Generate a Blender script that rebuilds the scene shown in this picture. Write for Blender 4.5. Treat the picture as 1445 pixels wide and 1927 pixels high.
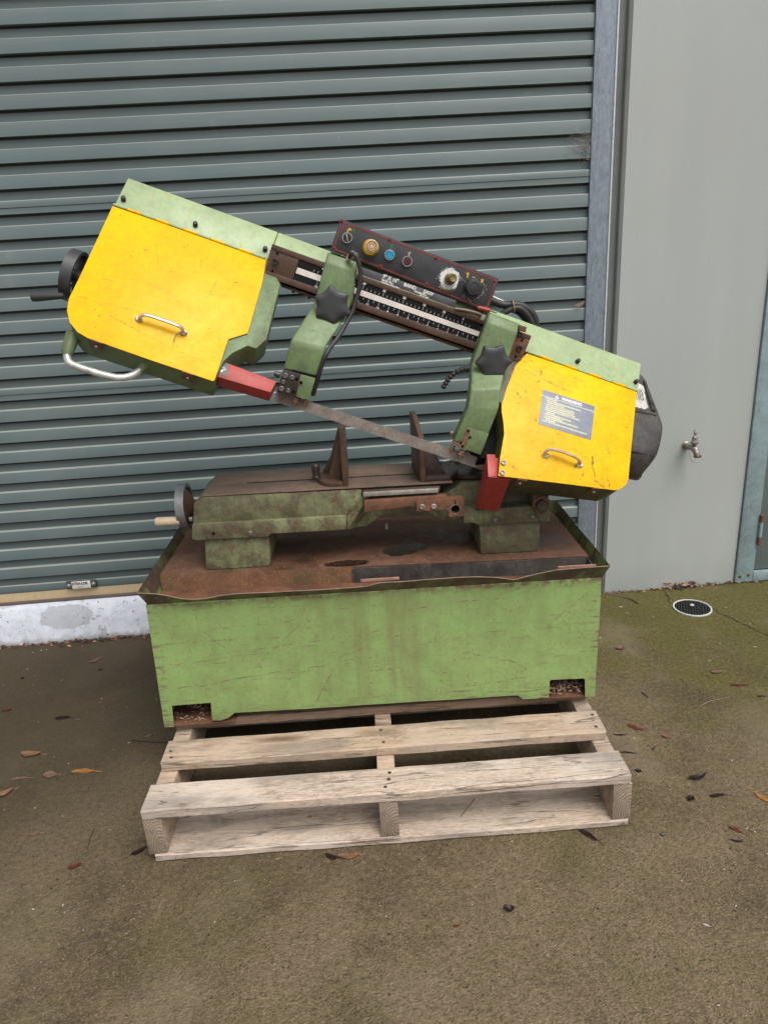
import bpy, bmesh, math, random
from mathutils import Vector as V, Matrix
from mathutils import noise as MN
R = math.radians
for o in list(bpy.data.objects): bpy.data.objects.remove(o)
sc = bpy.context.scene
col = sc.collection
random.seed(7)

# ------------------------------------------------------------------ camera
CX, CY, FPX = 722.5, 963.5, 1330.6
CAM = V((0.0038, -1.3656, 1.3261)); YAW, PIT, ROL = -0.0202, -0.3317, -0.0601
_f = V((-math.sin(YAW)*math.cos(PIT), math.cos(YAW)*math.cos(PIT), math.sin(PIT)))
_ri = V((math.cos(YAW), math.sin(YAW), 0)); _up = _ri.cross(_f)
_r = math.cos(ROL)*_ri + math.sin(ROL)*_up; _u = -math.sin(ROL)*_ri + math.cos(ROL)*_up
cd = bpy.data.cameras.new('camera'); cam = bpy.data.objects.new('camera', cd); col.objects.link(cam)
cd.sensor_fit = 'VERTICAL'; cd.sensor_height = 24.0; cd.lens = FPX/1927*24.0
cd.clip_start = 0.02; cd.clip_end = 400
M = Matrix((_r, _u, -_f)).transposed().to_4x4(); M.translation = CAM
cam.matrix_world = M
sc.camera = cam

# ------------------------------------------------------------------ sky, sun, exposure
SUN_EL, SUN_AZ = R(58), R(200)          # high sun behind cloud, a little to the right behind the viewer
w = bpy.data.worlds.new('World'); sc.world = w; w.use_nodes = True
nt = w.node_tree; bg = nt.nodes['Background']
sky = nt.nodes.new('ShaderNodeTexSky'); sky.sky_type = 'NISHITA'; sky.sun_disc = False
sky.sun_elevation = SUN_EL; sky.sun_rotation = SUN_AZ - R(40); sky.dust_density = 4.0; sky.air_density = 1.0
hs = nt.nodes.new('ShaderNodeHueSaturation'); hs.inputs['Saturation'].default_value = 0.22
nt.links.new(sky.outputs[0], hs.inputs['Color']); nt.links.new(hs.outputs[0], bg.inputs[0])
bg.inputs[1].default_value = 0.105
sd = bpy.data.lights.new('sun', 'SUN'); sd.energy = 1.5; sd.angle = R(40); sd.color = (1.0, 0.97, 0.92)
sun = bpy.data.objects.new('sun', sd); col.objects.link(sun)
sdir = V((0.42, -0.62, 1.25)).normalized()      # towards the sun
sun.rotation_euler = sdir.to_track_quat('Z', 'Y').to_euler()
sky.sun_elevation = math.asin(sdir.z); sky.sun_rotation = math.atan2(sdir.x, sdir.y)
sc.view_settings.view_transform = 'Standard'; sc.view_settings.look = 'None'
sc.view_settings.gamma = 1.0; sc.view_settings.use_curve_mapping = False
sc.view_settings.exposure = 0.66
sc.render.engine = 'CYCLES'

# ------------------------------------------------------------------ pixel -> place helpers (surveying the photograph)
def ray(px, py): return _f + (px-CX)/FPX*_r - (py-CY)/FPX*_u
def onY(px, py, y): v = ray(px, py); return CAM + v*((y-CAM.y)/v.y)
def onZ(px, py, z): v = ray(px, py); return CAM + v*((z-CAM.z)/v.z)
TILT = -0.0115
def onT(px, py, z):                       # plane z + TILT*x (the machine leans a touch)
    v = ray(px, py); return CAM + v*((z + TILT*CAM.x - CAM.z)/(v.z - TILT*v.x))
PH, TH = R(22.2), R(40)
E1 = V((math.cos(PH), 0, -math.sin(PH))); D0 = V((-math.sin(PH), 0, -math.cos(PH)))
E2 = math.cos(TH)*D0 + math.sin(TH)*V((0, -1, 0)); EN = math.cos(TH)*V((0, -1, 0)) - math.sin(TH)*D0
AH = onY(215, 387, .575); DH = AH.dot(EN)
def onD(px, py, q=0.0):                   # canted door plane of the saw head, offset q towards the viewer
    v = ray(px, py); return CAM + v*((DH + q - CAM.dot(EN))/v.dot(EN))

# ------------------------------------------------------------------ node helpers
class G:
    def __init__(s, name):
        m = bpy.data.materials.new(name); m.use_nodes = True; s.m = m; s.t = m.node_tree
        s.b = s.t.nodes['Principled BSDF']; s.L = s.t.links
        s.tc = s.t.nodes.new('ShaderNodeTexCoord'); s.P = s.tc.outputs['Object']
    def put(s, inp, v):
        if v is None: return
        if hasattr(v, 'node'): s.L.new(v, inp)
        else: inp.default_value = v
    def n(s, typ, ins=None, **kw):
        nd = s.t.nodes.new(typ)
        for k, v in kw.items(): setattr(nd, k, v)
        for k, v in (ins or {}).items(): s.put(nd.inputs[k], v)
        return nd
    def map(s, scale=(1, 1, 1), loc=(0, 0, 0), rot=(0, 0, 0), vec=None):
        return s.n('ShaderNodeMapping', {'Vector': vec or s.P, 'Scale': scale, 'Location': loc, 'Rotation': rot}).outputs[0]
    def noise(s, scale, detail=4, rough=.55, vec=None, dist=0.0):
        return s.n('ShaderNodeTexNoise', {'Vector': vec or s.P, 'Scale': scale, 'Detail': detail, 'Roughness': rough, 'Distortion': dist}).outputs['Fac']
    def vor(s, scale, vec=None, feature='F1', out='Distance', rnd=1.0):
        return s.n('ShaderNodeTexVoronoi', {'Vector': vec or s.P, 'Scale': scale, 'Randomness': rnd}, feature=feature).outputs[out]
    def ramp(s, v, a, b, lo=0.0, hi=1.0):
        return s.n('ShaderNodeMapRange', {0: v, 1: a, 2: b, 3: lo, 4: hi}, clamp=True).outputs[0]
    def math(s, op, a, b=None, c=None, clamp=False):
        nd = s.n('ShaderNodeMath', {0: a}, operation=op, use_clamp=clamp)
        if b is not None: s.put(nd.inputs[1], b)
        if c is not None: s.put(nd.inputs[2], c)
        return nd.outputs[0]
    def mul(s, a, b): return s.math('MULTIPLY', a, b)
    def mx(s, a, b): return s.math('MAXIMUM', a, b)
    def mix(s, f, a, b, blend='MIX'):
        nd = s.n('ShaderNodeMix', data_type='RGBA', blend_type=blend)
        s.put(nd.inputs[0], f)
        s.put(nd.inputs[6], a if hasattr(a, 'node') else (*a, 1)); s.put(nd.inputs[7], b if hasattr(b, 'node') else (*b, 1))
        return nd.outputs[2]
    def xyz(s, vec=None):
        return s.n('ShaderNodeSeparateXYZ', {0: vec or s.P}).outputs
    def dot(s, vec, d): return s.n('ShaderNodeVectorMath', {0: vec, 1: d}, operation='DOT_PRODUCT').outputs['Value']
    def comb(s, x=0.0, y=0.0, z=0.0): return s.n('ShaderNodeCombineXYZ', {0: x, 1: y, 2: z}).outputs[0]
    def bump(s, h, strength=.3, dist=.002):
        s.put(s.b.inputs['Normal'], s.n('ShaderNodeBump', {'Height': h, 'Strength': strength, 'Distance': dist}).outputs[0])
    def line(s, h, w, k=.5):               # thin contour line of a noise: a curling scratch
        return s.ramp(s.math('ABSOLUTE', s.math('SUBTRACT', h, k)), w, w*.4)
    def seg(s, uv, a, b, w):               # one scratch as a segment in the uv plane
        a, b = V((*a, 0)), V((*b, 0)); ba = b-a
        pa = s.n('ShaderNodeVectorMath', {0: uv, 1: a}, operation='SUBTRACT').outputs[0]
        h = s.math('MULTIPLY', s.dot(pa, ba), 1/ba.length_squared, clamp=True)
        hb = s.n('ShaderNodeVectorMath', {0: ba, 'Scale': h}, operation='SCALE').outputs[0]
        d = s.n('ShaderNodeVectorMath', {0: pa, 1: hb}, operation='DISTANCE').outputs['Value']
        return s.ramp(d, w, w*.45)
    def edge(s, r=.003):                   # worn convex edges
        bv = s.n('ShaderNodeBevel', {'Radius': r}, samples=4).outputs[0]
        ge = s.n('ShaderNodeNewGeometry').outputs['Normal']
        return s.ramp(s.dot(bv, ge), .985, .90)
    def end(s, c, rough=.5, metal=0.0, spec=.5):
        s.put(s.b.inputs['Base Color'], c if hasattr(c, 'node') else (*c, 1))
        s.put(s.b.inputs['Roughness'], rough); s.put(s.b.inputs['Metallic'], metal)
        s.put(s.b.inputs['Specular IOR Level'], spec)
        return s.m

def plain(name, c, rough=.5, metal=0.0, var=.25, scale=30, spec=.5, bump=0.0):
    g = G(name); v = g.noise(scale, 6, .65)
    cc = g.mix(g.ramp(v, .3, .7), tuple(x*(1-var) for x in c), tuple(min(1, x*(1+var*.6)) for x in c))
    if bump: g.bump(g.noise(scale*6, 4), bump, .001)
    return g.end(cc, g.ramp(v, .3, .7, rough*.85, min(1, rough*1.15)), metal, spec)

def painted(name, c, rust=.5, dirt=.35, rough=.42, edges=.6, speck=.5, rustc=(.10, .042, .022), dirtc=(.055, .042, .026), extra=None, under=(.12, .10, .085), seed=0.0, scr=.5, dents=0.0):
    g = G(name); P = g.map(loc=(seed, seed*.7, seed*1.3))
    n1 = g.noise(3.2, 8, .6, P); n2 = g.noise(17, 9, .68, P); n3 = g.noise(95, 6, .6, P); n4 = g.noise(320, 3, .5, P)
    base = g.mix(g.ramp(n1, .3, .7), tuple(x*.86 for x in c), tuple(min(1, x*1.10) for x in c))
    base = g.mix(g.mul(g.ramp(n2, .42, .66), dirt), base, dirtc)
    base = g.mix(g.mul(g.ramp(g.noise(1.9, 4, .6, g.map(loc=(8, 3, 1), vec=P)), .46, .66), dirt*.6), base, dirtc)
    base = g.mix(g.ramp(n3, .40, .58, .30*min(1, dirt*1.6), 0), base, tuple(x*.35 for x in c))
    streak = g.noise(1, 6, .6, g.map((60, 60, 4), vec=P))
    base = g.mix(g.mul(g.ramp(streak, .52, .74), dirt*.55), base, dirtc)
    m = g.ramp(g.math('ADD', g.mul(n2, .40), g.mul(n3, .62)), .69 - .20*rust, .75 - .20*rust)
    m = g.mul(m, g.ramp(n1, .62 - .3*rust, .72 - .3*rust))
    sp = g.mul(g.ramp(g.noise(130, 2, .6, P), .70 - .06*speck, .73 - .06*speck), g.ramp(n2, .40, .55))
    cl = g.mul(g.line(g.noise(5.5, 2, .5, P, .6), .0022), g.ramp(g.noise(7, 2, .5, g.map(loc=(3.1, 1, 2), vec=P)), .52, .60))
    cl2 = g.mul(g.line(g.noise(11, 1, .5, P, .3), .0030), g.ramp(g.noise(13, 2, .5, g.map(loc=(9.1, 4, 2), vec=P)), .56, .62))
    sc_ = g.mul(g.mx(cl, cl2), scr)
    wear = g.mx(sp, sc_)
    if edges:
        wear = g.mx(wear, g.mul(g.edge(), g.ramp(n2, .62 - .25*edges, .70 - .25*edges)))
    if extra: wear = g.mx(wear, extra(g))
    uc = g.mix(g.ramp(n4, .4, .6), under, rustc)
    cc = g.mix(wear, base, uc); cc = g.mix(m, cc, g.mix(g.ramp(n4, .35, .65), rustc, tuple(x*2.1 for x in rustc)))
    g.bump(g.math('SUBTRACT', g.mul(n4, .35), g.mx(m, wear)), .35, .0012)
    if dents:
        bn = g.b.inputs['Normal'].links[0].from_node; g.put(bn.inputs['Normal'], g.n('ShaderNodeBump', {'Height': g.noise(dents, 3, .5, P), 'Strength': .5, 'Distance': .006}).outputs[0])
    return g.end(cc, g.ramp(g.mx(m, g.mul(n2, .6)), .2, .9, rough, .85), 0.0, .45)

# ------------------------------------------------------------------ geometry helpers
def smooth(me, ang=32):
    for p in me.polygons: p.use_smooth = True
    me.set_sharp_from_angle(angle=R(ang))
def link(name, bm, mat, parent=None, ang=32, recalc=True):
    root = parent
    off = V((0, 0, 0))
    if parent is not None:
        r0 = parent
        while r0.parent: r0 = r0.parent
        off = V(r0.location)
    if recalc: bmesh.ops.recalc_face_normals(bm, faces=bm.faces[:])
    if off.length: bmesh.ops.translate(bm, verts=bm.verts[:], vec=-off)
    me = bpy.data.meshes.new(name); bm.to_mesh(me); bm.free()
    for m in (mat if isinstance(mat, (list, tuple)) else [mat]): me.materials.append(m)
    smooth(me, ang)
    o = bpy.data.objects.new(name, me); col.objects.link(o)
    if parent is not None: o.parent = parent
    return o
def thing(name, label, cat, loc=(0, 0, 0), group=None):
    o = bpy.data.objects.new(name, None); col.objects.link(o); o.location = loc; o.empty_display_size = .1
    return tag(o, label, cat, group)
def tag(o, label, cat, group=None, kind=None):
    o['label'] = label; o['category'] = cat
    if group: o['group'] = group
    if kind: o['kind'] = kind
    return o
def struct(o): o['kind'] = 'structure'; return o
def B(): return bmesh.new()
def bevel(bm, w, seg=2, geom=None):
    if w: bmesh.ops.bevel(bm, geom=geom or bm.edges[:], offset=w, segments=seg, affect='EDGES', clamp_overlap=True, profile=.5)
    return bm
def merge(dst, src):
    me = bpy.data.meshes.new('tmp'); src.to_mesh(me); src.free(); dst.from_mesh(me); bpy.data.meshes.remove(me); return dst
def prism(pts, vec, bw=0.0, seg=2, taper=None):
    bm = B(); pts = [V(p) for p in pts]; vec = V(vec)
    c = sum(pts, V())/len(pts)
    f = [bm.verts.new(p) for p in pts]
    k = [bm.verts.new((p if taper is None else c+(p-c)*taper)+vec) for p in pts]
    n = len(pts)
    bm.faces.new(f); bm.faces.new(k[::-1])
    for i in range(n): bm.faces.new((f[i], f[(i+1) % n], k[(i+1) % n], k[i]))
    bmesh.ops.recalc_face_normals(bm, faces=bm.faces[:])
    return bevel(bm, bw, seg)
def box(c, hx, hy, hz, bw=0.0, ax=None, seg=2):
    ax = ax or (V((1, 0, 0)), V((0, 1, 0)), V((0, 0, 1))); c = V(c)
    a, b, d = ax[0]*hx, ax[1]*hy, ax[2]*hz
    return prism([c-a-b-d, c+a-b-d, c+a-b+d, c-a-b+d], 2*b, bw, seg)
def abox(x0, x1, y0, y1, z0, z1, bw=0.0):
    return box(((x0+x1)/2, (y0+y1)/2, (z0+z1)/2), (x1-x0)/2, (y1-y0)/2, (z1-z0)/2, bw)
def tube(path, r, n=10, cap=True, flat=1.0, fl_ax=None):
    bm = B(); path = [V(p) for p in path]; rs = r if isinstance(r, (list, tuple)) else [r]*len(path)
    rings = []; up = None
    for i, p in enumerate(path):
        t = (path[min(i+1, len(path)-1)]-path[max(i-1, 0)]).normalized()
        if up is None:
            up = V(fl_ax) if fl_ax is not None else (V((0, 0, 1)) if abs(t.z) < .9 else V((1, 0, 0)))
        a = (up - t*up.dot(t)).normalized(); b = t.cross(a); up = a
        rings.append([bm.verts.new(p + rs[i]*(math.cos(2*math.pi*j/n)*a*flat + math.sin(2*math.pi*j/n)*b)) for j in range(n)])
    for q in range(len(rings)-1):
        for j in range(n): bm.faces.new((rings[q][j], rings[q][(j+1) % n], rings[q+1][(j+1) % n], rings[q+1][j]))
    if cap: bm.faces.new(rings[0][::-1]); bm.faces.new(rings[-1])
    return bm
def cat(pts, sub=6):                      # Catmull-Rom through points
    pts = [V(p) for p in pts]; P = [2*pts[0]-pts[1]] + pts + [2*pts[-1]-pts[-2]]; out = []
    for i in range(1, len(P)-2):
        for k in range(sub):
            t = k/sub; a, b, c, d = P[i-1], P[i], P[i+1], P[i+2]
            out.append(.5*((2*b)+(c-a)*t+(2*a-5*b+4*c-d)*t*t+(3*b-a-3*c+d)*t**3))
    return out+[pts[-1]]
def lathe(prof, o, axis, n=24):            # prof: (distance along axis, radius)
    bm = B(); o = V(o); ax = V(axis).normalized()
    a = ax.orthogonal().normalized(); b = ax.cross(a); rings = []
    for h, r in prof:
        if r < 1e-6: rings.append([bm.verts.new(o+ax*h)])
        else: rings.append([bm.verts.new(o+ax*h+r*(math.cos(2*math.pi*j/n)*a+math.sin(2*math.pi*j/n)*b)) for j in range(n)])
    for q in range(len(rings)-1):
        A, C = rings[q], rings[q+1]
        for j in range(n):
            k = (j+1) % n
            if len(A) == 1 and len(C) == 1: continue
            if len(A) == 1: bm.faces.new((A[0], C[k], C[j]))
            elif len(C) == 1: bm.faces.new((A[j], A[k], C[0]))
            else: bm.faces.new((A[j], A[k], C[k], C[j]))
    if len(rings[0]) > 1: bm.faces.new(rings[0][::-1])
    if len(rings[-1]) > 1: bm.faces.new(rings[-1])
    return bm
def cyl(o, axis, r, h, n=16, bw=.001):
    return lathe([(0, r), (h-bw, r), (h, r-bw)] if bw else [(0, r), (h, r)], o, axis, n)
def ring(o, axis, r1, r2, h, n=28):
    bm = B(); o = V(o); ax = V(axis).normalized(); a = ax.orthogonal().normalized(); b = ax.cross(a)
    prof = [(0, r1), (h, r1), (h, r2), (0, r2)]; rr = []
    for hh, r in prof: rr.append([bm.verts.new(o+ax*hh+r*(math.cos(2*math.pi*j/n)*a+math.sin(2*math.pi*j/n)*b)) for j in range(n)])
    for q in range(4):
        A, C = rr[q], rr[(q+1) % 4]
        for j in range(n): bm.faces.new((A[j], A[(j+1) % n], C[(j+1) % n], C[j]))
    return bm
def socket(o, axis, r, h, n=14):           # socket-head bolt with its hex hole
    return lathe([(0, r), (h-.0008, r), (h, r-.0008), (h, r*.58), (h*.45, r*.55), (h*.45, 0)], o, axis, n)
def loft(A, C):                            # closed polygons A,C with equal count
    bm = B(); a = [bm.verts.new(V(p)) for p in A]; c = [bm.verts.new(V(p)) for p in C]; n = len(a)
    bm.faces.new(a[::-1]); bm.faces.new(c)
    for i in range(n): bm.faces.new((a[i], a[(i+1) % n], c[(i+1) % n], c[i]))
    bmesh.ops.recalc_face_normals(bm, faces=bm.faces[:]); return bm
def text(body, size, o, ux, uy, un, depth=.0003, align='LEFT', squash=1.0, bold=0.0, space=1.0):
    c = bpy.data.curves.new('lettering', 'FONT'); c.body = body; c.size = size; c.align_x = align
    c.extrude = depth/2; c.resolution_u = 2; c.offset = bold; c.space_character = space
    ob = bpy.data.objects.new('lettering', c); col.objects.link(ob)
    dg = bpy.context.evaluated_depsgraph_get(); dg.update()
    me = bpy.data.meshes.new_from_object(ob.evaluated_get(dg)); bpy.data.objects.remove(ob); bpy.data.curves.remove(c)
    ux, uy, un, o = V(ux), V(uy), V(un), V(o)
    for v in me.vertices: v.co = o + ux*v.co.x*squash + uy*v.co.y + un*(v.co.z+depth/2)
    bm = B(); bm.from_mesh(me); bpy.data.meshes.remove(me); return bm
# ------------------------------------------------------------------ materials
def m_ground():
    g = G('damp_concrete'); x, y, z = g.xyz()
    big = g.noise(.9, 6, .6); mid = g.noise(4.5, 8, .65); fine = g.noise(75, 2, .6); grit = g.noise(200, 2, .6); g2 = g.noise(360, 2, .6)
    c = g.mix(g.ramp(mid, .40, .60), (.066, .048, .026), (.128, .098, .060))
    c = g.mix(g.mul(g.ramp(g.noise(1.4, 7, .65), .44, .58), .65), c, (.160, .126, .085))
    c = g.mix(g.mul(g.ramp(g.noise(2.6, 7, .68, g.map(loc=(9, 4, 0))), .50, .62), .60), c, (.062, .046, .026))
    tone = g.math('ADD', g.mul(fine, .30), g.math('ADD', g.mul(grit, .38), g.mul(g2, .32)))
    c = g.mix(g.ramp(tone, .38, .50, .80, 0), c, (.026, .019, .011))
    c = g.mix(g.ramp(tone, .52, .64, 0, .60), c, (.27, .22, .155))
    sp = g.ramp(g.vor(150), .20, .10)
    c = g.mix(g.mul(g.mul(sp, g.ramp(g.noise(85, 2), .56, .64)), .8), c, (.50, .44, .35))
    pits = g.mul(g.ramp(g.vor(48), .16, .08), g.ramp(g.noise(22, 2), .55, .6))
    c = g.mix(g.mul(pits, .8), c, (.018, .014, .01))
    # moss: thickest along the foot of the painted wall, thinning into the yard
    mz = g.math('ADD', g.ramp(g.math('ADD', g.mul(x, .8), g.mul(y, .75)), .35, 1.75), g.mul(g.math('SUBTRACT', mid, .5), 1.5))
    mz = g.mul(g.ramp(mz, .34, .85), .80)
    moss = g.mix(g.ramp(tone, .38, .62), (.032, .031, .004), (.112, .108, .018))
    c = g.mix(mz, c, moss)
    mz2 = g.mul(g.ramp(g.noise(2.1, 7, .62, g.map(loc=(5, 2, 0))), .54, .64), .50)
    c = g.mix(mz2, c, g.mix(g.ramp(tone, .35, .65), (.045, .042, .014), (.125, .115, .045)))
    # pale trails where the concrete has dried out
    dry = g.mul(g.ramp(g.noise(1.7, 5, .6, g.map((1.6, 1.2, 1), (2, 7, 0))), .54, .66), .34)
    c = g.mix(dry, c, (.215, .18, .14))
    dk = g.mul(g.ramp(g.math('ADD', x, g.mul(mid, 1.4)), 1.15, -.15), .72)          # darker towards the left of the slab
    c = g.mix(g.mul(dk, g.ramp(g.math('ADD', y, g.mul(mid, .6)), .10, .75)), c, (.026, .019, .009))  # and darker towards the back of the slab
    # the crack running out from the drain
    wob = g.mul(g.math('SUBTRACT', g.noise(9, 5, .6), .5), .10)
    d1 = g.math('ABSOLUTE', g.math('ADD', g.math('SUBTRACT', x, g.math('ADD', 1.30, g.mul(g.math('SUBTRACT', 1.07, y), .42))), wob))
    ck = g.mul(g.ramp(d1, .0042, .001), g.mul(g.ramp(y, .72, .82), g.ramp(y, 1.10, 1.04)))
    d2 = g.math('ABSOLUTE', g.math('ADD', g.math('SUBTRACT', x, g.math('ADD', 1.17, g.mul(g.math('SUBTRACT', y, 1.13), .15))), wob))
    ck = g.mx(ck, g.mul(g.ramp(d2, .0035, .001), g.ramp(y, 1.12, 1.15)))
    c = g.mix(g.mul(ck, .85), c, (.012, .009, .006))
    c = g.mix(1.0, c, (1.14, 1.07, .93), 'MULTIPLY')
    hgt = g.math('SUBTRACT', g.math('ADD', g.mul(fine, .6), g.math('ADD', g.mul(grit, .9), g.mul(g2, .3))), g.math('ADD', g.mul(ck, 1.5), g.mul(pits, .6)))
    g.bump(hgt, .9, .007)
    return g.end(c, g.ramp(mid, .3, .7, .62, .88), 0, .4)
def m_wood(name, tone, grey, seed):
    g = G(name); P = g.map(loc=(seed*1.7, seed*.9, seed*2.3))
    wv = g.noise(1, 3, .5, g.map((2.5, 9, 9), vec=P))
    dist = g.n('ShaderNodeVectorMath', {0: P, 1: g.comb(0.0, g.mul(wv, .09), g.mul(wv, .09))}, operation='ADD').outputs[0]
    gr = g.noise(1, 6, .66, g.map((11, 170, 170), vec=dist)); gr2 = g.noise(1, 5, .6, g.map((3.2, 48, 48), vec=dist)); fib = g.noise(1, 3, .7, g.map((55, 520, 520), vec=P))
    st = g.noise(3.5, 7, .62, P)
    c = g.mix(g.ramp(gr2, .36, .62), tuple(x*.66 for x in tone), tone)
    c = g.mix(g.ramp(gr, .50, .64, 0, .60), c, tuple(x*.42 for x in tone))
    c = g.mix(g.ramp(fib, .44, .60, 0, .65), c, tuple(min(1, x*1.12) for x in grey))
    c = g.mix(g.mul(g.ramp(st, .46, .60), .50), c, grey)
    c = g.mix(g.mul(g.ramp(g.noise(1, 5, .6, g.map((3, 14, 14), (6, 2, 5), vec=P)), .50, .62), .55), c, tuple(x*.33 for x in grey))
    c = g.mix(g.mul(g.ramp(g.noise(8, 6, .7, g.map(loc=(4, 1, 1), vec=P)), .60, .74), .5), c, (.13, .095, .065))
    kn = g.vor(1, g.map((2.3, 9, 4), vec=dist))
    c = g.mix(g.mul(g.ramp(kn, .22, .06), .85), c, (.13, .075, .042))
    x_ = g.xyz()[0]; sp_ = g.mul(g.line(g.noise(1, 2, .5, g.map((2.5, 34, 34), (3, 9, 2), vec=P)), .012), g.ramp(g.math('ABSOLUTE', x_), .44, .54)); c = g.mix(g.mul(sp_, .85), c, (.04, .028, .02))
    c = g.mix(g.mul(g.ramp(g.math('ABSOLUTE', x_), .50, .58), .35), c, tuple(v*.62 for v in grey))
    cr = g.line(g.noise(1, 3, .5, g.map((1.6, 26, 26), (7, 3, 1), vec=P)), .010)
    cr = g.mul(cr, g.ramp(g.noise(6, 2, .5, P), .46, .55))
    c = g.mix(g.mul(cr, .6), c, (.06, .043, .03))
    sp = g.mul(g.ramp(g.noise(120, 3, .6, P), .66, .72), .7)
    c = g.mix(sp, c, (.06, .042, .03))
    c = g.mix(g.mul(g.ramp(g.noise(22, 5, .7, g.map((.5, 1, 1), (5, 5, 5), vec=P)), .56, .68), .45), c, (.15, .11, .08))
    g.bump(g.math('SUBTRACT', g.math('ADD', g.mul(gr, .8), g.mul(fib, .5)), cr), .7, .0022)
    return g.end(c, .82, 0, .25)
def m_endgrain():
    g = G('end_grain'); x, y, z = g.xyz()
    wv = g.noise(24, 5, .65)
    d = g.n('ShaderNodeVectorMath', {0: g.comb(g.math('FRACT', g.math('ADD', g.mul(x, 1.77), .5)), 0.0, g.math('SUBTRACT', z, .045)), 1: (.53, 0, 0)}, operation='DISTANCE').outputs['Value']
    rg = g.math('SINE', g.math('ADD', g.mul(d, 720.0), g.mul(wv, 20.0)))
    c = g.mix(g.ramp(rg, -.6, .9), (.22, .17, .125), (.33, .26, .20))
    c = g.mix(g.mul(g.ramp(g.noise(30, 6, .65), .5, .68), .75), c, (.13, .105, .082))
    g.bump(g.math('ADD', rg, g.mul(g.noise(240, 3), 2.0)), .35, .0012)
    return g.end(c, .85, 0, .25)
def m_slat():
    g = G('roller_door_steel'); n1 = g.noise(2.0, 6, .6); n2 = g.noise(1, 6, .6, g.map((2, 30, 70)))
    x, y, z = g.xyz()
    c = g.mix(g.ramp(n1, .3, .7), (.092, .130, .134), (.118, .156, .157))
    c = g.mix(g.mul(g.ramp(g.n('ShaderNodeObjectInfo').outputs['Random'], 0, 1), .22), c, (.09, .105, .105))
    c = g.mix(g.mul(g.ramp(n2, .55, .75), .35), c, (.20, .215, .20))
    nrm = g.n('ShaderNodeNewGeometry').outputs['Normal']
    up = g.ramp(g.xyz(nrm)[2], .25, .9)
    c = g.mix(g.mul(up, .6), c, (.40, .40, .36))                # paler on the ledges that face upwards
    info = g.n('ShaderNodeObjectInfo').outputs['Random']
    sp = g.mul(g.ramp(g.noise(190, 2, .5, g.comb(x, g.mul(info, 9.0), z)), .765, .79), .7)
    c = g.mix(sp, c, (.42, .44, .42))
    sm = g.mul(g.ramp(g.noise(9, 6, .7, g.comb(x, g.mul(info, 31.0), g.mul(z, .8))), .62, .76), .25)
    c = g.mix(sm, c, (.24, .25, .235))
    wv = g.noise(3.5, 3, .5, g.comb(x, g.mul(info, 13.0), g.mul(z, 3.0))); g.bump(g.math('ADD', wv, g.mul(g.noise(520, 2), .03)), .30, .004)
    return g.end(c, g.ramp(n1, .3, .7, .36, .50), 0, .5)
def m_wall():
    g = G('painted_concrete'); x, y, z = g.xyz()
    n1 = g.noise(1.3, 6, .6); n2 = g.noise(1, 6, .6, g.map((7, 7, .8))); n3 = g.noise(8, 8, .65)
    c = g.mix(g.ramp(n2, .15, .85), (.335, .360, .352), (.395, .414, .398))
    c = g.mix(g.mul(g.ramp(n1, .45, .7), .5), c, (.345, .345, .328))
    c = g.mix(g.mul(g.ramp(n3, .60, .78), .22), c, (.31, .325, .305))
    low = g.mul(g.ramp(g.math('ADD', z, g.mul(n3, .25)), .26, .08), .45)
    c = g.mix(low, c, (.25, .27, .25))                          # splash-back grime at the foot of the wall
    st = g.mul(g.ramp(g.math('ABSOLUTE', g.math('SUBTRACT', x, g.math('ADD', 1.235, g.mul(g.math('SUBTRACT', n3, .5), .05)))), .055, .0), g.ramp(z, .60, .36))
    c = g.mix(g.mul(st, .30), c, (.50, .50, .40))                # water mark under the tap
    sp = g.mul(g.ramp(g.vor(42), .075, .04), g.ramp(g.noise(30, 2), .60, .64)); c = g.mix(sp, c, (.58, .58, .55))
    dk = g.mul(g.ramp(g.vor(17, g.map(loc=(3, 3, 3))), .06, .03), g.ramp(g.noise(11, 2), .62, .66)); c = g.mix(dk, c, (.07, .07, .065))
    uv = g.comb(x, z, 0.0)
    s = None
    for a, b, ww in (((1.216, .93), (1.262, .985), .003), ((1.40, .82), (1.46, .79), .0018), ((1.02, .72), (1.06, .705), .0018)):
        t = g.seg(uv, a, b, ww); s = t if s is None else g.mx(s, t)
    c = g.mix(g.mul(s, .6), c, (.15, .15, .145))
    g.bump(g.math('ADD', g.mul(g.noise(150, 5, .6), .5), g.mul(g.noise(1, 4, .6, g.map((500, 500, 60))), .5)), .12, .001)
    return g.end(c, g.ramp(n3, .3, .7, .42, .6), 0, .45)
def m_galv():
    g = G('galvanised_steel'); n = g.noise(1, 6, .7, g.map((110, 110, 22))); v = g.noise(60, 5, .7)
    c = g.mix(g.ramp(n, .3, .7), (.150, .182, .225), (.30, .345, .40))
    c = g.mix(g.mul(g.ramp(v, .5, .7), .45), c, (.36, .40, .46))
    g.bump(n, .1, .0006)
    return g.end(c, .55, .25, .5)
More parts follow.
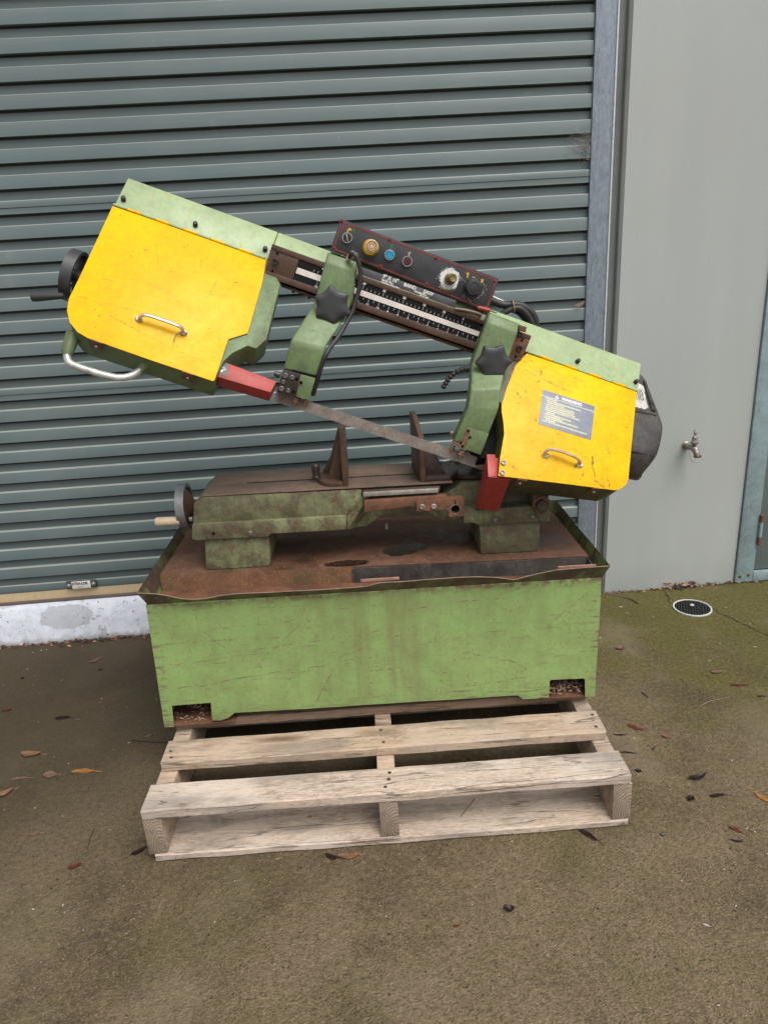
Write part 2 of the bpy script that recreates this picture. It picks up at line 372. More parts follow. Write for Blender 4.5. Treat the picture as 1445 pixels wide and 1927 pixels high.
def m_sill():
    g = G('flaking_white_paint'); x, y, z = g.xyz(); n1 = g.noise(5.0, 6, .55); n2 = g.noise(26, 7, .65)
    c = g.mix(g.ramp(n2, .3, .7), (.54, .57, .64), (.70, .72, .79))
    pd = g.math('ADD', g.math('POWER', g.math('DIVIDE', g.math('ADD', x, 1.22), .10), 2.0), g.math('POWER', g.math('DIVIDE', g.math('SUBTRACT', z, .098), .048), 2.0))
    fl = g.mx(g.ramp(g.math('ADD', g.mul(n1, .8), g.mul(n2, .2)), .595, .605), g.ramp(g.math('ADD', pd, g.mul(g.math('SUBTRACT', n2, .5), 1.8)), 1.05, .95))
    c = g.mix(g.mul(fl, .62), c, (.36, .365, .39))
    wv = g.n('ShaderNodeVectorMath', {0: g.P, 1: g.n('ShaderNodeTexNoise', {'Vector': g.P, 'Scale': 14.0, 'Detail': 5.0}).outputs['Color']}, operation='MULTIPLY_ADD'); g.put(wv.inputs[1], (1, 1, 1)); g.put(wv.inputs[2], g.n('ShaderNodeVectorMath', {0: g.n('ShaderNodeTexNoise', {'Vector': g.P, 'Scale': 16.0, 'Detail': 5.0}).outputs['Color'], 'Scale': .10}, operation='SCALE').outputs[0])
    ck = g.mul(g.ramp(g.vor(13, wv.outputs[0], 'DISTANCE_TO_EDGE'), .020, .006), g.ramp(g.noise(7, 3, .6, g.map(loc=(1, 4, 2))), .47, .55))
    c = g.mix(g.mul(ck, .75), c, (.17, .16, .16))
    ch = g.mul(g.ramp(g.noise(48, 4, .6), .64, .68), g.ramp(n1, .45, .55)); c = g.mix(ch, c, (.10, .095, .09))
    dr = g.ramp(g.math('ADD', z, g.mul(n2, .04)), .045, .012); c = g.mix(g.mul(dr, .9), c, (.15, .125, .085))
    g.bump(g.math('SUBTRACT', g.mul(n2, .5), g.math('ADD', fl, ck)), .5, .003)
    return g.end(c, .75, 0, .3)
def m_rust(name, a=(.085, .040, .026), b=(.20, .088, .045), dk=(.030, .018, .013), scale=1.0, rough=.72, oil=0.0, chips=.0):
    g = G(name); n1 = g.noise(4*scale, 8, .65); n2 = g.noise(26*scale, 8, .7); n3 = g.noise(190*scale, 4, .65)
    c = g.mix(g.ramp(n2, .32, .68), a, b); c = g.mix(g.mul(g.ramp(n1, .5, .68), .8), c, dk)
    c = g.mix(g.ramp(n3, .55, .72, 0, .6), c, tuple(x*1.9 for x in b)); c = g.mix(g.ramp(n3, .42, .30, 0, .7), c, dk)
    if chips:
        cp = g.mul(g.ramp(g.vor(330), .20, .12), g.ramp(g.noise(55, 3), .50, .62)); c = g.mix(g.mul(cp, chips), c, (.46, .38, .34))
    ro = g.ramp(n1, .42, .62, rough, rough-.42*oil) if oil else rough
    g.bump(g.math('ADD', n3, g.mul(n2, .6)), .4, .0012)
    return g.end(c, ro, 0, .45)
def m_plate():                              # chip tray: rust, oil pools and swarf
    g = G('oily_rusty_plate'); x, y, z = g.xyz(); n1 = g.noise(5, 8, .62); n2 = g.noise(30, 8, .7); n3 = g.noise(210, 4, .65)
    c = g.mix(g.ramp(n2, .3, .7), (.058, .029, .018), (.155, .070, .037))
    c = g.mix(g.mul(g.ramp(g.noise(3, 6, .6, g.map((.6, 2.2, 1))), .50, .66), .8), c, (.17, .105, .058))
    c = g.mix(g.ramp(n3, .55, .72, 0, .5), c, (.22, .13, .085))
    pool = None
    for px, py, rx, ry in ((-.075, -.115, .070, .022), (.08, -.045, .050, .040), (.11, -.02, .06, .03)):
        d = g.math('ADD', g.math('POWER', g.math('DIVIDE', g.math('SUBTRACT', x, px), rx), 2.0), g.math('POWER', g.math('DIVIDE', g.math('SUBTRACT', y, py), ry), 2.0))
        t = g.ramp(g.math('ADD', d, g.mul(g.math('SUBTRACT', n2, .5), 1.3)), 1.1, .8); pool = t if pool is None else g.mx(pool, t)
    c = g.mix(g.mul(pool, .88), c, (.014, .008, .006))
    c = g.mix(g.mul(g.ramp(n1, .52, .68), .55), c, (.018, .011, .008))
    ends = g.ramp(g.math('ABSOLUTE', x), .25, .48)
    cp = g.mul(g.ramp(g.vor(300), .22, .13), g.ramp(g.math('ADD', g.noise(40, 4), g.mul(ends, .14)), .56, .66))
    c = g.mix(g.mul(cp, .85), c, (.42, .34, .31))
    g.bump(g.math('ADD', n3, cp), .5, .0015)
    return g.end(c, g.ramp(g.mx(pool, g.mul(g.ramp(n1, .5, .65), .7)), 0, 1, .74, .16), 0, .5)
def cab_scratches(g):
    x, y, z = g.xyz()
    wob = g.mul(g.math('SUBTRACT', g.noise(9, 5, .65), .5), .035)
    uv = g.comb(g.math('ADD', x, wob), g.math('ADD', z, wob), 0.0); s = None
    for a, b, ww in (((-.56, .275), (-.02, .330), .0022), ((-.57, .350), (-.30, .368), .0016), ((-.43, .372), (.10, .415), .0018), ((-.18, .205), (-.105, .335), .0026), ((-.105, .335), (-.03, .362), .0022), ((-.165, .27), (-.14, .225), .0022),
                     ((-.48, .455), (-.40, .385), .0013), ((-.33, .33), (-.17, .475), .0013), ((.25, .325), (.37, .29), .0022), ((.37, .29), (.40, .262), .002), ((.40, .262), (.395, .205), .002), ((.27, .38), (.44, .385), .0016),
                     ((.44, .372), (.565, .48), .0014), ((.10, .355), (.20, .372), .0015), ((.075, .49), (.095, .465), .003), ((.09, .466), (.14, .475), .0022), ((-.27, .30), (-.22, .245), .0016), ((.22, .215), (.42, .235), .002), ((-.20, .318), (-.19, .30), .003)):
        t = g.seg(uv, a, b, ww); s = t if s is None else g.mx(s, t)
    s = g.mul(g.mul(s, .8), g.ramp(g.noise(45, 4, .7), .44, .58))
    def dash(sx, sz, th, off):                # short sideways rubs
        d = g.noise(1, 4, .6, g.map((sx, 30, sz), off)); return g.ramp(d, th, th+.03)
    d = g.mul(g.mx(dash(13, 210, .665, (0, 0, 0)), dash(30, 300, .665, (5, 1, 2))), g.ramp(g.noise(6, 3, .6, g.map(loc=(4, 9, 1))), .50, .60, .0, .85))
    d = g.mx(d, g.mul(dash(7, 120, .62, (3, 8, 1)), g.ramp(g.noise(60, 5, .7), .48, .56)))
    v = g.mul(dash(190, 22, .68, (2, 2, 9)), .8)
    bot = g.mul(g.ramp(g.math('ADD', z, g.mul(g.noise(8, 6, .7), .10)), .268, .215), g.ramp(g.noise(1, 5, .65, g.map((16, 20, 140))), .50, .60))
    top = g.mul(g.ramp(g.math('ADD', g.math('ADD', z, g.mul(x, .0115)), g.mul(g.noise(20, 6, .7), .05)), .532, .552), g.ramp(g.noise(50, 6, .7), .42, .54))
    edg = g.mul(g.ramp(g.math('ABSOLUTE', x), .565, .598), g.ramp(g.noise(1, 5, .65, g.map((25, 25, 110))), .54, .62))
    stn = g.mul(g.mul(g.ramp(g.noise(1, 5, .6, g.map((22, 22, 1.6))), .46, .66), g.ramp(g.math('ABSOLUTE', g.math('SUBTRACT', x, .02)), .32, .05)), .34)
    return g.mx(g.mx(g.mx(s, g.mul(d, .75)), g.mx(v, bot)), g.mx(g.mx(top, stn), edg))
def door_scratches(which):
    def f(g):
        p = g.n('ShaderNodeVectorMath', {0: g.P, 1: AH-V((0, .575, 0))}, operation='SUBTRACT').outputs[0]
        wob = g.mul(g.math('SUBTRACT', g.noise(26, 5, .65), .5), .03)
        uv = g.comb(g.math('ADD', g.dot(p, E1), wob), g.math('ADD', g.dot(p, E2), wob), 0.0); s = None
        L = (((.02, .285), (.16, .268), .0011), ((.10, .305), (.25, .335), .0012), ((.25, .335), (.36, .345), .0012), ((.13, .07), (.155, .125), .0012), ((.245, .07), (.25, .09), .002), ((.20, .17), (.205, .20), .0012), ((.05, .215), (.075, .21), .002), ((.30, .11), (.29, .17), .0012), ((.15, .185), (.19, .19), .0012)) if which == 0 else \
            (((1.13, .06), (1.26, .075), .0014), ((1.17, .035), (1.165, .085), .0016), ((1.29, .245), (1.345, .26), .0016), ((1.345, .26), (1.36, .30), .0016), ((1.36, .315), (1.425, .335), .0018), ((1.305, .29), (1.30, .31), .0025), ((1.345, .245), (1.35, .27), .003), ((1.14, .355), (1.19, .372), .0014), ((1.37, .12), (1.39, .118), .002), ((1.38, .20), (1.40, .23), .0016), ((1.33, .305), (1.325, .33), .0022), ((1.40, .30), (1.405, .32), .002), ((1.12, .14), (1.125, .15), .004))
        for a, b, ww in L:
            t = g.seg(uv, a, b, ww); s = t if s is None else g.mx(s, t)
        return g.mul(g.mul(s, .5 if which == 0 else .85), g.ramp(g.noise(70, 4, .7), .40, .54))
    return f
def top_scratches(g):
    p = g.n('ShaderNodeVectorMath', {0: g.P, 1: AH-V((0, .575, 0))}, operation='SUBTRACT').outputs[0]
    wob = g.mul(g.math('SUBTRACT', g.noise(30, 4, .6), .5), .012)
    uv = g.comb(g.math('ADD', g.dot(p, E1), wob), g.math('ADD', g.dot(p, E2), wob), 0.0); s = None
    for a, b, ww in (((295, 357), (286, 373), .0015), ((367, 386), (353, 405), .0018), ((310, 362), (322, 377), .0012), ((451, 455), (453, 465), .002), ((1104, 651), (1117, 661), .0016), ((1145, 684), (1156, 694), .002), ((1151, 681), (1160, 701), .0018), ((1197, 685), (1196.5, 694), .0022)):
        qa, qb = onD(*a)-AH, onD(*b)-AH
        t = g.seg(uv, (qa.dot(E1), qa.dot(E2)), (qb.dot(E1), qb.dot(E2)), ww); s = t if s is None else g.mx(s, t)
    return g.mul(s, g.ramp(g.noise(80, 4, .7), .34, .5))
YSPEC = .22
GREEN = (.260, .382, .132); LGREEN = (.275, .44, .175)
MT = dict(
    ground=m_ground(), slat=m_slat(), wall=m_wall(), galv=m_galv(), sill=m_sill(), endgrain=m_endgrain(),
    wood=m_wood('weathered_pine', (.48, .335, .225), (.47, .385, .31), 0.3), wood2=m_wood('bleached_pine', (.50, .375, .28), (.60, .52, .455), 2.1), woodd=m_wood('brown_pine', (.33, .205, .13), (.30, .215, .16), 4.7),
    reveal=plain('dark_joint_paint', (.145, .155, .145), .6, var=.2, scale=9), chamfer=plain('wall_edge_paint', (.30, .32, .305), .5, var=.12, scale=12),
    frame=painted('blue_grey_frame', (.28, .37, .40), rust=.10, dirt=.25, speck=.2, scr=.3), leafdoor=plain('grey_green_door', (.135, .165, .158), .45, var=.12, scale=6),
    cab=painted('green_cabinet_paint', GREEN, rust=.10, dirt=.30, speck=.55, dents=2.5, under=(.20, .15, .09), extra=cab_scratches, rough=.46, dirtc=(.16, .13, .05), rustc=(.135, .078, .045), scr=.5),
    green=painted('green_machine_paint', (.150, .225, .090), rust=.25, dirt=.50, speck=.6, seed=2.0, scr=.35), arm=painted('green_arm_paint', (.165, .245, .105), rust=.12, dirt=.40, speck=.3, seed=5.0, scr=.25),
    box2=painted('oil_stained_green', (.085, .085, .030), rust=.5, dirt=.9, speck=.6, seed=12.0, edges=.1, dirtc=(.045, .034, .016)), zinc=plain('bright_cut_edge', (.62, .64, .66), .5, 0, .2, 80),
    cast=painted('grimy_green_casting', (.235, .245, .125), rust=.72, dirt=.95, dents=40.0, speck=1.0, rough=.6, seed=3.0, dirtc=(.055, .040, .024), rustc=(.085, .045, .026)),
    lgreen=painted('skylit_green_paint', (.34, .435, .23), rust=.06, dirt=.22, speck=.3, seed=8.0, extra=top_scratches, under=(.42, .36, .09), rustc=(.36, .30, .10), rough=.36, scr=.15, edges=.3),  # machine green made paler: sky light on the covers is in the colour
    yel=painted('yellow_door_paint', (.82, .475, .0), rust=.02, dirt=.30, dents=5.0, speck=.25, seed=4.0, extra=door_scratches(0), rough=.34, dirtc=(.62, .27, .0), rustc=(.16, .10, .03), under=(.12, .08, .03), scr=.10, edges=.25),
    yelb=painted('worn_yellow_door_paint', (.84, .50, .0), rust=.02, dirt=.42, dents=6.0, speck=.3, seed=6.0, extra=door_scratches(1), rough=.36, dirtc=(.62, .30, .0), rustc=(.16, .10, .03), under=(.11, .075, .03), scr=.22, edges=.3),
    red=painted('red_guard_paint', (.42, .045, .038), rust=.12, dirt=.35, speck=.35, seed=1.5, rough=.42, dirtc=(.16, .05, .035)),
    rust=m_rust('rusty_steel', oil=.3), rustbed=m_rust('brown_bed_steel', (.105, .070, .050), (.185, .125, .092), (.055, .036, .026), .8, .40, .3, .25), rustface=m_rust('rusty_tray_face', (.120, .056, .030), (.24, .115, .058), (.07, .062, .028), .9, .75, 0, .15),
    plate=m_plate(), rail=m_rust('brown_rail_steel', (.060, .033, .022), (.105, .060, .040), (.035, .020, .014), 1.3, .45, .5), dark=m_rust('oily_dark_steel', (.026, .020, .017), (.060, .042, .034), (.012, .010, .009), 1.2, .40, .6),
    bare=plain('worn_bright_steel', (.42, .38, .35), .42, .55, .3, 60, bump=.1), bolt=plain('dull_bolt_steel', (.24, .22, .21), .42, .7, .35, 90), alu=plain('worn_cast_handle', (.56, .48, .41), .38, .6, .35, 70), wheel=plain('grey_cast_wheel', (.26, .26, .26), .45, .55, .35, 40, bump=.15),
    blade=m_rust('saw_blade_steel', (.17, .145, .125), (.27, .235, .205), (.12, .085, .065), 1.5, .42), black=plain('black_plastic', (.022, .022, .024), .42, 0, .4, 40), knob=plain('black_knob_plastic', (.040, .041, .043), .42, 0, .3, 25, bump=.05), rubber=plain('black_rubber', (.020, .019, .018), .5, 0, .4, 60),
    blackm=painted('black_motor_paint', (.034, .033, .033), rust=.10, dirt=.8, speck=.3, seed=7.0, rough=.42, dirtc=(.105, .092, .08), rustc=(.14, .115, .10), under=(.15, .14, .13)),
    ruler=plain('black_ruler_plate', (.010, .010, .011), .6, 0, .4, 50, spec=.2), white=plain('off_white_print', (.70, .68, .65), .55, 0, .1, 80), cream=plain('worn_cream_strip', (.74, .67, .62), .5, 0, .15, 45), nameplate=plain('grey_name_plate', (.095, .095, .105), .42, .2, .3, 25),
    panel=plain('charcoal_panel', (.040, .040, .043), .42, 0, .35, 22, bump=.05), redline=plain('red_print', (.30, .035, .03), .5, 0, .3, 60), label=plain('grey_warning_label', (.205, .225, .275), .42, 0, .18, 30), ytext=plain('yellowed_print', (.80, .76, .48), .5, 0, .1, 90),
    blue=plain('blue_button', (.012, .30, .50), .32, 0, .2, 60), maroon=plain('maroon_button', (.075, .018, .024), .36, 0, .2, 60), chrome=plain('chrome_bezel', (.62, .62, .62), .2, .9, .1, 60), amber=plain('amber_plastic', (.66, .38, .02), .4, 0, .35, 60), stopcap=plain('faded_button_cap', (.62, .44, .26), .5, 0, .22, 55), green2=plain('green_print', (.02, .20, .10), .5), gold=plain('yellow_print', (.62, .36, .04), .5, 0, .3, 120), paintblob=plain('spilt_white_paint', (.72, .72, .70), .6, 0, .15, 90), brass=plain('dirty_brass', (.22, .155, .07), .38, .75, .45, 90),
    timber=plain('pale_turned_wood', (.58, .46, .31), .6, 0, .2, 60, bump=.1), seal=plain('beige_rubber_seal', (.52, .40, .24), .65, 0, .12, 60), brown=plain('brown_seal_edge', (.11, .078, .068), .55, 0, .25, 50), lock=plain('grey_lock_casting', (.085, .09, .085), .45, .4, .3, 60), tap=plain('weathered_tap_brass', (.33, .29, .25), .40, .65, .4, 110, bump=.15),
    handle=plain('bare_worn_handle', (.50, .50, .47), .38, .45, .4, 45, bump=.2), copper=plain('rubbed_copper_strip', (.50, .27, .21), .5, .3, .3, 120), drain=plain('black_grate', (.016, .017, .018), .45, 0, .3, 60), pvc=plain('white_pvc', (.56, .56, .54), .45, 0, .12, 60), stone=plain('pale_stone', (.50, .44, .40), .7, 0, .2, 120), web=plain('dusty_cobweb', (.28, .25, .22), .9, 0, .3, 60), sticker=plain('black_sticker', (.045, .045, .048), .45, 0, .3, 60), paper=plain('scuffed_paper_label', (.50, .48, .45), .6, 0, .35, 55),
    hollow=plain('dark_hollow', (.008, .008, .007), .9, spec=.1), nail=plain('rusty_nail', (.06, .045, .038), .6, .3, .3, 90), bronze=plain('worn_bronze_roller', (.42, .25, .17), .36, .7, .4, 120),
    leaf_a=plain('dry_tan_leaf', (.36, .19, .11), .6, 0, .45, 60), leaf_b=plain('dry_red_leaf', (.20, .055, .030), .55, 0, .45, 60), leaf_c=plain('dark_wet_leaf', (.042, .020, .016), .4, 0, .4, 60), leaf_d=plain('golden_leaf', (.52, .25, .07), .55, 0, .4, 45), leaf_e=plain('pinkish_leaf', (.29, .18, .13), .6, 0, .35, 60), twig=plain('dark_twig', (.030, .022, .016), .7, 0, .4, 60), bark=plain('pale_bark_strip', (.24, .165, .115), .7, 0, .35, 40),
)
for k in ('yel', 'yelb'): MT[k].node_tree.nodes['Principled BSDF'].inputs['Specular IOR Level'].default_value = YSPEC
# ------------------------------------------------------------------ setting: ground, sill, wall, roller door
YW, PSI = 1.2869, .0285
WX = V((math.cos(PSI), math.sin(PSI), 0)); WY = V((-math.sin(PSI), math.cos(PSI), 0)); WZ = V((0, 0, 1))
W0 = V((0, YW, 0))
def wp(x, y, z): return W0 + WX*x + WY*y + WZ*z            # wall frame: x along, y into the building
def wpix(px, py, off):                                       # pixel on the wall-parallel plane at depth off -> wall coords
    v = ray(px, py); P0 = W0 + WY*off; p = CAM + v*((P0-CAM).dot(WY)/v.dot(WY)); return (p-W0).dot(WX), p.z
def wbox(x0, x1, y0, y1, z0, z1, bw=0.0):
    return prism([wp(x0, y0, z0), wp(x1, y0, z0), wp(x1, y0, z1), wp(x0, y0, z1)], WY*(y1-y0), bw)
bm = B()
xs = [-40, -8, -3, -1.5, 0, 1.5, 3, 8, 40]; ys = [-60, -20, -6, -2, -.8, .4, 1.2, 1.6, 20, 60]
vv = [[bm.verts.new((x, y, 0)) for y in ys] for x in xs]
for i in range(len(xs)-1):
    for j in range(len(ys)-1): bm.faces.new((vv[i][j], vv[i+1][j], vv[i+1][j+1], vv[i][j+1]))
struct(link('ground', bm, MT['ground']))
# painted sill under the roller door, a sloping rendered kerb
xe = .90
bm = B(); N = 60; rows = []
for i in range(N+1):
    x = -3.2 + (xe+3.2)*i/N; j = random.uniform(-.004, .004); jj = random.uniform(-.002, .002)
    rows.append([bm.verts.new(wp(x, yy, zz)) for yy, zz in ((-.085+j, -.01), (-.083+j, .012), (-.070+jj, .085), (-.058, .140), (-.052, .1475), (.06, .149))])
for a, b in zip(rows, rows[1:]):
    for k in range(5): bm.faces.new((a[k], b[k], b[k+1], a[k+1]))
struct(link('door_sill', bm, MT['sill'], ang=50))
# tilt-up wall panel right of the door, with its chamfered edge and the recessed joint
wl = thing('concrete_wall', 'grey painted concrete wall panel between the roller door and the blue-grey door frame', 'wall', wp(1.2, 0, 0))
XF = sum(wpix(px, py, -.05)[0] for px, py in ((1442.6, 549), (1379.5, 1088)))/2
XW = sum(wpix(px, py, -.05)[0] for px, py in ((1188, 0), (1164, 661), (1137, 1100)))/3
XC = sum(wpix(px, py, -.042)[0] for px, py in ((1181, 0), (1158, 661), (1132, 1100)))/3
XG0 = sum(wpix(px, py, -.016)[0] for px, py in ((1123, 0), (1097, 640)))/2
XG1 = sum(wpix(px, py, -.016)[0] for px, py in ((1165, 0), (1136, 640)))/2
H = 4.2
link('panel', prism([wp(XW, -.05, -.02), wp(XF-.003, -.05, -.02), wp(XF-.003, -.05, H), wp(XW, -.05, H)], WY*.2), MT['wall'], wl)
link('chamfer', prism([wp(XC, -.040, -.02), wp(XW-.0005, -.0495, -.02), wp(XW-.0005, .0, -.02), wp(XC, .0, -.02)], V((0, 0, H)), .0), MT['chamfer'], wl)
link('joint', wbox(XG1+.0015, XC-.0005, -.024, .05, 0, H), MT['reveal'], wl)
gd = thing('door_guide', 'mottled galvanised steel guide channel at the right edge of the roller door', 'door guide', wp(XG0, 0, .15))
link('face_plate', wbox(XG0, XG1-.0055, -.020, -.014, .05, H, .001), MT['galv'], gd)
link('bright_lip', wbox(XG1-.005, XG1+.001, -.0235, .02, .05, H, .0008), MT['zinc'], gd)
link('channel_side', wbox(XG0+.001, XG0+.005, -.0135, .03, .05, H), MT['galv'], gd)
# roller door: one curtain of ribbed slats
rd = thing('roller_door', 'dark grey-green ribbed steel roller shutter door behind the saw', 'roller door', W0)
rd.rotation_euler = (0, 0, PSI)
p, h = .077, .0135
def slat_mesh(name, seam):
    prof = [(0, -.0325), (0, -.0075), (.016, -.0055), (.016, .0012), (-h+.003, -.0001), (-h-.0004, .0014), (-h, .004)]
    if seam: prof += [(-h, .0190), (-h+.0022, .0196), (-h+.0022, .0206), (-h-.0016, .0212), (-h-.0014, .030)]
    prof += [(-h, .0400), (-h+.0009, .0418), (-h+.0026, .0427), (-.0012, .0443), (0, .0445)]
    bm = B(); xa, xb = -3.2, XG0+.03; prev = None
    nx = 26
    for i in range(nx+1):
        x = xa+(xb-xa)*i/nx
        cur = [bm.verts.new((x, y, z)) for y, z in prof]
        if prev:
            for k in range(len(prof)-1): bm.faces.new((prev[k], cur[k], cur[k+1], prev[k+1]))
        prev = cur
    me = bpy.data.meshes.new(name); bm.to_mesh(me); bm.free(); me.materials.append(MT['slat']); smooth(me, 40); return me
sm, sm2 = slat_mesh('slat', False), slat_mesh('lapped_slat', True)
for k in range(-19, 25):
    o = bpy.data.objects.new('slat', sm2 if k in (7, 15, -4, -13) else sm); col.objects.link(o); o.parent = rd
    o.location = (0, random.uniform(-.0006, .0006), 2.104 - k*p)
bl = B(); merge(bl, abox(-3.2, XG0+.02, -.017, -.002, .196, .2265, .002)); 
def rlink(name, bm, mat, parent):
    me = bpy.data.meshes.new(name); bmesh.ops.recalc_face_normals(bm, faces=bm.faces[:]); bm.to_mesh(me); bm.free(); me.materials.append(mat); smooth(me)
    o = bpy.data.objects.new(name, me); col.objects.link(o); o.parent = parent; return o
rlink('bottom_rail', bl, MT['slat'], rd)
bm = B()
nx = 520; prev = None
for i in range(nx+1):                                        # diagonal-ribbed rubber strip
    x = -3.2+(XG0+3.2)*i/nx; d = .0012 if i % 2 else 0.0
    cur = [bm.verts.new((x + (z-.175)*.35, -.017-d, z)) for z in (.1605, .178, .1955)]
    if prev:
        for k in range(2): bm.faces.new((prev[k], cur[k], cur[k+1], prev[k+1]))
    prev = cur
rlink('rubber_seal', bm, MT['seal'], rd)
rlink('seal_edge', abox(-3.2, XG0, -.027, -.004, .1495, .160, .003), MT['brown'], rd)
lx0, lx1 = wpix(124, 1100, -.03)[0], wpix(182, 1097, -.03)[0]; lz = (wpix(125, 1102, -.03)[1]+wpix(182, 1098, -.03)[1])/2
lp = rlink('lock_plate', abox(lx0, lx1, -.031, -.0175, lz-.0165, lz+.0165, .006), MT['lock'], rd)
for x in (lx0+.0125, lx1-.0115): rlink('dome_bolt', lathe([(0, .0088), (.003, .0078), (.006, .0045), (.0068, 0)], (x, -.0312, lz-.001), (0, -1, 0)), MT['wheel'], lp)
bx0, bx1 = lx0+.0245, lx1-.0225
rlink('badge', abox(bx0, bx1, -.0335, -.0314, lz-.0150, lz+.0155, .0006), MT['white'], lp)
rlink('lettering', text('XTRA-LOK', .0158, (bx0+.002, -.0336, lz+.0012), (1, 0, 0), (0, 0, 1), (0, -1, 0), .0004, squash=.79, bold=.0006), MT['black'], lp)
rlink('small_print', text('xtralok.com.au', .0052, (bx0+.022, -.0336, lz-.0095), (1, 0, 0), (0, 0, 1), (0, -1, 0), .0003, squash=.72), MT['lock'], lp)
# plain wall above/left so that light and other views stay true
lw = tag(link('side_wall', wbox(-5.0, -3.2, -.05, .15, -.02, H), MT['wall']), 'grey painted wall beyond the left edge of the roller door', 'wall')
# door frame and door at the right edge
ds = thing('side_door', 'grey-green hinged door in a worn blue-grey steel frame at the right edge', 'door', wp(XF, 0, 0))
XL = wpix(1414.5, 1086, -.056)[0]
DH_ = 2.06
link('frame', wbox(XF, XL, -.060, .08, .004, DH_, .0015), MT['frame'], ds)
link('frame', wbox(XF, XL+1.0, -.060, .08, DH_+.001, DH_+.07, .0015), MT['frame'], ds)
link('frame', wbox(XL+.93, XL+1.0, -.060, .08, .004, DH_, .0015), MT['frame'], ds)
link('door_leaf', wbox(XL+.005, XL+.925, -.048, -.005, .052, DH_-.004, .001), MT['leafdoor'], ds)
link('threshold', wbox(XL+.001, XL+.929, -.060, .05, .004, .046, .0015), MT['frame'], ds)
for za, zb in ((.27, .30), (.205, .268), (.17, .203)):
    link('hinge_knuckle', cyl(wp(XL+.004, -.066, za), (0, 0, 1), .008 if zb-za < .05 else .0072, zb-za, 12), MT['frame'] if zb-za > .05 else MT['rust'], ds)
for x, z in ((XF+.018, .03), (XL-.02, .034)):
    link('screw', cyl(wp(x, -.0600, z), -WY, .006, .003, 10, .0008), MT['rust'], ds)
ew = thing('side_wall', 'grey painted wall around and beyond the blue-grey door at the right', 'wall', wp(3.0, 0, 0))
link('panel', wbox(XF, XL+1.002, -.05, .15, 2.06+.073, 4.2), MT['wall'], ew); link('panel', wbox(XL+1.004, 7.0, -.05, .15, -.02, 4.2), MT['wall'], ew)
# ------------------------------------------------------------------ pallet
PA, PH_, TB, BB = .5825, .1532, .0263, .0214
pl = thing('wooden_pallet', 'weathered pale timber pallet on the concrete under the green saw', 'pallet', (0, .5, 0))
def board(name, x0, x1, y0, y1, z0, z1, mat, seed, rag=.004, chips=()):
    rng = random.Random(seed); bm = B(); nx = 22
    prof = lambda: [(y0, z0), (y1, z0), (y1, z1), (y0, z1)]
    rings = []
    for i in range(nx+1):
        t = i/nx; x = x0+(x1-x0)*t; b = .003
        ring = []
        for (y, z), (sy, sz) in zip([(y0, z0+b), (y0+b, z0), (y1-b, z0), (y1, z0+b), (y1, z1-b), (y1-b, z1), (y0+b, z1), (y0, z1-b)], [(1, 0)]*8):
            j = MN.noise(V((x*9, y*30+seed, z*60)))*.0022
            dx = 0
            if i in (0, nx): dx = (1 if i == 0 else -1)*abs(MN.noise(V((y*70+seed*3, z*90, 1))))*rag*2.2
            ring.append(bm.verts.new((x+dx, y+j, z+j*.7)))
        rings.append(ring)
    for a, c in zip(rings, rings[1:]):
        for k in range(8): bm.faces.new((a[k], a[(k+1) % 8], c[(k+1) % 8], c[k]))
    bm.faces.new(rings[0]); bm.faces.new(rings[-1][::-1])
    return link(name, bm, mat, pl, ang=28)
ydk = [(0, .0922), (.1688, .265), (.349, .444), (.53, .62), (.705, .80), (.885, .975), (1.06, 1.15)]
dm = ['wood2', 'wood', 'woodd', 'wood', 'wood2', 'wood', 'wood2']
xo = [(-PA, PA), (-PA+.001, PA-.001), (-PA-.003, PA+.002), (-PA, PA), (-PA+.003, PA), (-PA, PA-.004), (-PA, PA)]
for i, (y0, y1) in enumerate(ydk):
    b = board('deck_board', xo[i][0], xo[i][1], y0, y1, PH_-TB, PH_, MT[dm[i]], i*5.3+1)
    if i < 3:
        for x in (-.56, .0, .562):
            for q in (.24, .52, .78):
                yy = y0+(y1-y0)*q; xx = x+random.uniform(-.008, .008)
                if i == 2: continue
                link('nail', lathe([(0, .0052), (.0008, .0045), (.0009, 0)], (xx, yy, PH_-.0006+MN.noise(V((xx*9, yy*30, 9)))*.001), (0, 0, 1), 8), MT['nail'], b)
for x in (-.5610, -.0002, .5640):
    be = B(); merge(be, abox(x-.0225, x+.0225, .002, 1.148, BB+.0005, PH_-TB-.0008, .002))
    o = link('bearer', be, [MT['wood'], MT['endgrain']], pl)
    for f in o.data.polygons:
        if abs(f.normal.y) > .9: f.material_index = 1
for i, (y0, y1) in enumerate([(-.001, .150), (.52, .62), (1.05, 1.149)]):
    board('base_board', -PA+.012 if i == 0 else -PA, PA, y0, y1, .0015, BB, MT['wood2'], 40+i*3.1)
# ------------------------------------------------------------------ band saw: cabinet
SAW = thing('band_saw', 'old green and yellow metal-cutting band saw with its head raised, standing on the pallet', 'band saw', (0, .575, 0))
def tz(z, x): return z + TILT*x
YF = .322
outl = [(275, 1138), (309.9, 1369), (328, 1367.5), (323.8, 1328), (397, 1322.5), (399.8, 1356.5), (416, 1356), (430, 1351), (442, 1341.5), (560, 1335), (720, 1324.5), (860, 1316), (974, 1308.5), (984.6, 1315.8), (1032.5, 1313.5), (1034, 1281.5), (1036.5, 1279.5), (1097.5, 1276.8), (1100, 1279), (1100.5, 1311.5), (1118.8, 1312.5), (1132, 1086)]
def snap(p):
    return V((p.x, p.y, max(p.z, .1555)))
pts = [snap(onY(x, y, YF)) for x, y in outl]
cab = prism(pts, (0, .003, 0))
xl0, xl1 = pts[0].x, pts[1].x; xr0, xr1 = pts[-1].x, pts[-2].x
zf0, zf1 = pts[0].z, pts[-1].z
